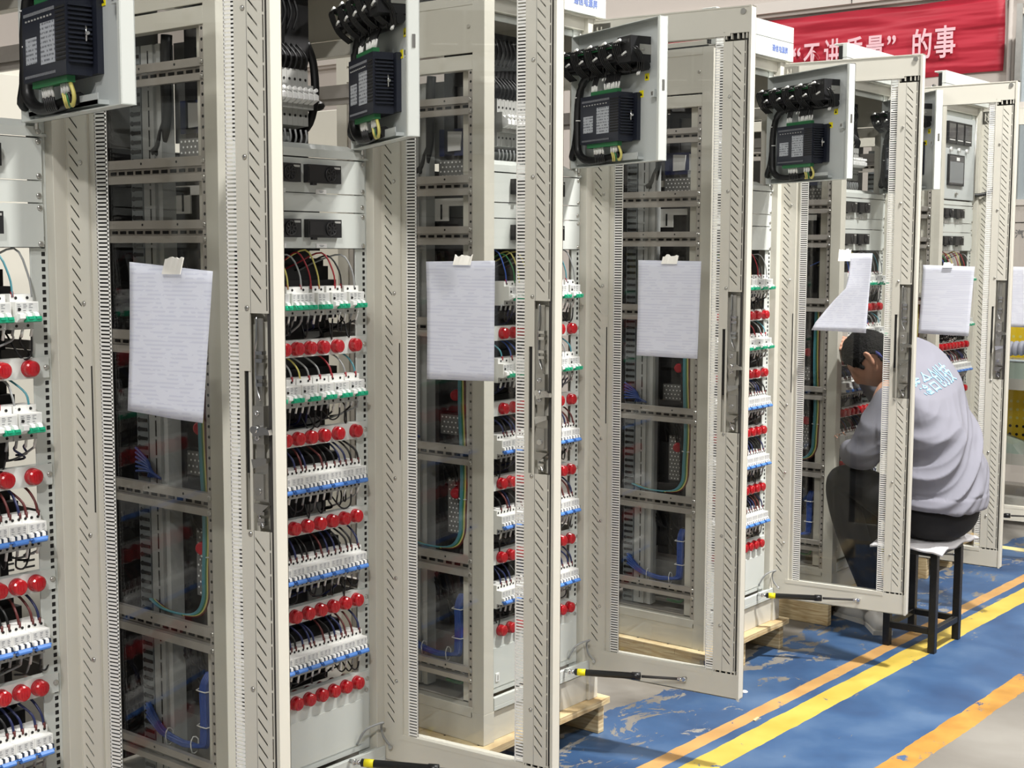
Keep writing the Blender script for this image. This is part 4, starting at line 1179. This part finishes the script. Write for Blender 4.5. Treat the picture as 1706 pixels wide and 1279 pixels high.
# merge head, ears and hands into one body mesh
bm = bmesh.new(); bm.from_mesh(body.data)
for o in hands: bm.from_mesh(o.data)
bm.from_mesh(hm); bm.from_mesh(em)
nm_ = bpy.data.meshes.new('body'); bm.to_mesh(nm_); bm.free()
old = body.data; body.data = nm_; nm_.materials.append(M['skin'])
for o in hands: bpy.data.objects.remove(o)
rm = body.modifiers.new('Remesh', 'REMESH'); rm.mode = 'VOXEL'; rm.voxel_size = .0042; rm.use_smooth_shade = True
smo = body.modifiers.new('Smooth', 'SMOOTH'); smo.iterations = 3; smo.factor = .5
def set_parent(o, p):
    o.parent = p; o.matrix_parent_inverse = Matrix.Translation(-Vector(p.location))
set_parent(body, person)
# hair: cap around the skull
hb_ = bmesh.new(); bmesh.ops.create_icosphere(hb_, subdivisions=5, radius=1)
rnd = random.Random(11); kill = []
from mathutils import noise as mnoise
for v in hb_.verts:
    x, y, z = v.co
    lim = -.52+.95*max(0, y)+.45*max(0, y)**3-.0*x
    if abs(x) > .55 and -.3 < y < .25: lim = max(lim, .02)
    if z < lim: kill.append(v)
    nn_ = mnoise.noise(Vector((x*9, y*9, z*22)))
    r_ = 1.0+.045*nn_
    v.co = (x*.089*r_, y*.110*r_-.003, z*.130*r_+.004)
bmesh.ops.delete(hb_, geom=kill, context='VERTS')
me = bpy.data.meshes.new('hair'); hb_.to_mesh(me); hb_.free(); me.materials.append(M['hair'])
for p in me.polygons: p.use_smooth = True
me.transform(HM)
hair = mesh_obj('hair', me); so = hair.modifiers.new('Solid', 'SOLIDIFY'); so.thickness = .018; so.offset = -1
set_parent(hair, person)
# trousers
tr = [('a', (4.40, -.45, .56), .115), ('b', (4.40, -.445, .66), .125), ('lh', (4.30, -.385, .54), .105), ('lt', (4.262, -.22, .635), .094), ('lk', (4.235, -.07, .695), .080), ('lm', (4.305, -.13, .42), .070), ('la', (4.395, -.205, .13), .055),
      ('rh', (4.50, -.385, .54), .105), ('rt', (4.54, -.22, .56), .092), ('rk', (4.565, -.065, .56), .080), ('rm', (4.53, -.085, .34), .070), ('ra', (4.50, -.13, .13), .055)]
ti = {t_[0]: i for i, t_ in enumerate(tr)}
te = [('a', 'b'), ('a', 'lh'), ('lh', 'lt'), ('lt', 'lk'), ('lk', 'lm'), ('lm', 'la'), ('a', 'rh'), ('rh', 'rt'), ('rt', 'rk'), ('rk', 'rm'), ('rm', 'ra')]
trs = skin_obj('trousers', [t_[1] for t_ in tr], [(ti[a], ti[b]) for a, b in te], [t_[2] for t_ in tr], 'trousers'); set_parent(trs, person)
bm = bmesh.new(); bm.from_mesh(trs.data); r_ = bmesh.ops.create_uvsphere(bm, u_segments=40, v_segments=24, radius=1)
for v in r_['verts']: v.co = Vector((4.402+v.co.x*.215, -.455+v.co.y*.15, max(.553+v.co.z*.125, .4475)))
bm.to_mesh(trs.data); bm.free()
rm = trs.modifiers.new('Remesh', 'REMESH'); rm.mode = 'VOXEL'; rm.voxel_size = .008; rm.use_smooth_shade = True
sm_ = trs.modifiers.new('Smooth', 'SMOOTH'); sm_.iterations = 10; sm_.factor = .5
# seat of the trousers, wide and flat on the cloth
# shoes
for x, y, rz in ((4.45, -.185, -52), (4.52, -.11, -20)):
    m = MB(); rr = Matrix.Translation((x, y, 0)) @ Matrix.Rotation(R(rz), 4, 'Z')
    loft(m, [((0, -.085, .035), (1, 0, 0), (0, 0, 1), .030, .030), ((0, -.06, .045), (1, 0, 0), (0, 0, 1), .036, .043), ((0, .0, .045), (1, 0, 0), (0, 0, 1), .038, .043), ((0, .07, .034), (1, 0, 0), (0, 0, 1), .044, .031), ((0, .14, .028), (1, 0, 0), (0, 0, 1), .040, .025), ((0, .175, .022), (1, 0, 0), (0, 0, 1), .022, .016)], 'shoe_white', 16)
    m.box(-.040, .040, -.095, .165, 0, .018, 'shoe_white')
    me = m.mesh('shoe'); me.transform(rr); o = mesh_obj('shoe', me); set_parent(o, person)
# jacket
jb = MB()
X = (1, 0, 0)
rings = [((4.392, -.465, .585), X, (0, 1, .05), .222, .168), ((4.392, -.462, .625), X, (0, 1, .05), .226, .170), ((4.392, -.46, .70), X, (0, 1, .10), .222, .165), ((4.394, -.452, .80), X, (0, 1, .18), .220, .160), ((4.398, -.435, .90), X, (0, 1, .25), .222, .152),
         ((4.402, -.410, 1.00), X, (0, 1, .4), .226, .138), ((4.415, -.382, 1.095), (1, 0, .16), (0, .9, .55), .232, .126), ((4.425, -.352, 1.150), (1, 0, .24), (0, .85, .65), .205, .104), ((4.418, -.322, 1.188), (1, 0, .24), (0, .8, .7), .140, .084), ((4.402, -.290, 1.200), (1, 0, .1), (0, .8, .7), .080, .066)]
loft(jb, rings, 'jacket', 40)
jk = jb.build('jacket')
sl = [((4.25, -.34, 1.065), .088), ((4.205, -.30, .96), .082), ((4.178, -.255, .85), .080), ((4.176, -.225, .775), .074), ((4.225, -.155, .775), .064), ((4.285, -.10, .80), .050)]
sr = [((4.575, -.36, 1.135), .096), ((4.60, -.23, 1.00), .080), ((4.605, -.12, .95), .074), ((4.58, -.08, 1.02), .062), ((4.525, -.06, 1.12), .046)]
bm = bmesh.new(); bm.from_mesh(jk.data)
for chain in (sl, sr):
    s = skin_obj('sleeve', [c[0] for c in chain], [(i, i+1) for i in range(len(chain)-1)], [c[1] for c in chain], 'jacket'); bm.from_mesh(s.data); bpy.data.objects.remove(s)
nj = bpy.data.meshes.new('jacket'); bm.to_mesh(nj); bm.free(); nj.materials.append(M['jacket']); jk.data = nj
rm = jk.modifiers.new('Remesh', 'REMESH'); rm.mode = 'VOXEL'; rm.voxel_size = .007; rm.use_smooth_shade = True
sm_ = jk.modifiers.new('Smooth', 'SMOOTH'); sm_.iterations = 6; sm_.factor = .5
dg = bpy.context.evaluated_depsgraph_get(); dg.update()
nj2 = bpy.data.meshes.new_from_object(jk.evaluated_get(dg)); jk.modifiers.clear(); jk.data = nj2
nj2.materials.clear(); nj2.materials.append(M['jacket'])
def fold(p):
    # drapery: broad diagonal creases radiating from the left armpit to the right hip, plus a hem band
    x, y, z = p
    # creases run from low on the left flank up towards the right shoulder
    e = (z-.62)-(x-4.2)*.85; w_ = (z-.62)*.85+(x-4.2)
    a = mnoise.noise(Vector((e*7.5+1.1, w_*1.3, y*1.5))); a2 = mnoise.noise(Vector((e*16+4, w_*2.6, y*2)))
    k = min(1, max(0, (1.08-z)/.22))*(1 if y < -.3 else .6)
    r = (.040*(.35-abs(a)*1.6)+.014*(.35-abs(a2)*1.6))*k
    if z < .635: r = r*.5+.004
    if .628 < z < .636: r -= .003
    return r
co_n = [(v.co.copy(), v.normal.copy()) for v in nj2.vertices]
for v, (c_, n_) in zip(nj2.vertices, co_n): v.co = c_+n_*fold(c_)
for p in nj2.polygons: p.use_smooth = True; p.material_index = 0
set_parent(jk, person)
ss = jk.modifiers.new('Sub', 'SUBSURF'); ss.levels = 1; ss.render_levels = 1
# collar
m = MB(); loft(m, [((4.396, -.275, 1.150), X, (0, .85, .55), .098, .086), ((4.393, -.245, 1.166), X, (0, .85, .6), .090, .078), ((4.390, -.218, 1.172), X, (0, .85, .6), .074, .066)], 'collar_blue', 24, False)
cl = m.build('shirt_collar'); so = cl.modifiers.new('Solid', 'SOLIDIFY'); so.thickness = .006; set_parent(cl, person)
# lettering on the back: each glyph mesh is dropped onto the jacket surface
from mathutils.bvhtree import BVHTree
bv = BVHTree.FromPolygons([v.co for v in nj2.vertices], [p.vertices[:] for p in nj2.polygons])
try:
    me = text_mesh('鑫合创技', .076, 'jacket_text', 0, .0004)
    bm = bmesh.new(); bm.from_mesh(me)
    bmesh.ops.triangulate(bm, faces=bm.faces)
    bmesh.ops.subdivide_edges(bm, edges=[e for e in bm.edges if e.calc_length() > .012], cuts=2)
    for v in bm.verts:
        x, y = v.co.x*.985-v.co.y*.17, v.co.y*.985+v.co.x*.17
        o_ = Vector((4.385+x, -1.2, 1.082+y)); hit = bv.ray_cast(o_, Vector((0, 1, 0)))
        v.co = (hit[0]+hit[1]*.0025 if hit[0] else Vector((4.385+x, -.55, 1.082+y)))
    bm.to_mesh(me); bm.free()
    lt = mesh_obj('back_lettering', me); lt.parent = jk; lt.matrix_parent_inverse = Matrix()
    so = lt.modifiers.new('Solid', 'SOLIDIFY'); so.thickness = .0008
    lt['label'] = 'pale blue embroidered characters'
except Exception as e:
    print('lettering failed', e)

# small litter on the floor
m = MB(); m.hexa([(0, 0, 0), (.035, .004, 0), (.036, .012, 0), (.001, .010, 0), (0, 0, .003), (.035, .004, .004), (.036, .012, .004), (.001, .010, .003)], 'wood'); tag(m.build('wood_splinter', None, (3.10, -.335, .0005)), 'small brown wood splinter lying on the orange line', 'splinter')
m = MB(); m.lathe((0, 0, 0), (0, 0, 1), [(0, .012), (.004, .013), (.007, .008)], 'white_plastic_and_lit_dots', 12); tag(m.build('plastic_pellet', None, (3.35, -.155, 0)), 'small white plastic pellet on the worn blue floor', 'pellet')

# ------------------------------------------------------------------ light
world = bpy.data.worlds.new('world'); scene.world = world; world.use_nodes = True
bg = world.node_tree.nodes['Background']; bg.inputs[0].default_value = (.97, .985, 1, 1); bg.inputs[1].default_value = .27
def lamp(x, y, z, power, size, spread=180):
    l = bpy.data.lights.new('high_bay_and_fill_lamp', 'AREA'); l.energy = power; l.shape = 'DISK'; l.size = size; l.color = (1, .975, .945); l.spread = R(spread)
    o = bpy.data.objects.new('high_bay_and_fill_lamp', l); col.objects.link(o); o.location = (x, y, z)
    return o
for x, p in ((-2.6, 320), (3.3, 1280), (7.6, 400)): lamp(x, -2.5, 6.2, p, .4)
for x in (-2.8, 2.0, 6.2): lamp(x, 4.5, 6.2, 260, .5)
lamp(-4.5, -5.0, 6.2, 900, .5); lamp(3.3, -7.0, 6.2, 500, .5)  # first lamp here is an unseen fill, added to brighten the door insides

scene.view_settings.view_transform = 'Standard'; scene.view_settings.look = 'None'; scene.view_settings.exposure = -0.86; scene.view_settings.gamma = 1
scene.view_settings.use_curve_mapping = False
scene.cycles.transparent_max_bounces = 32; scene.cycles.max_bounces = 8; scene.cycles.diffuse_bounces = 4; scene.cycles.glossy_bounces = 3
scene.cycles.use_denoising = True
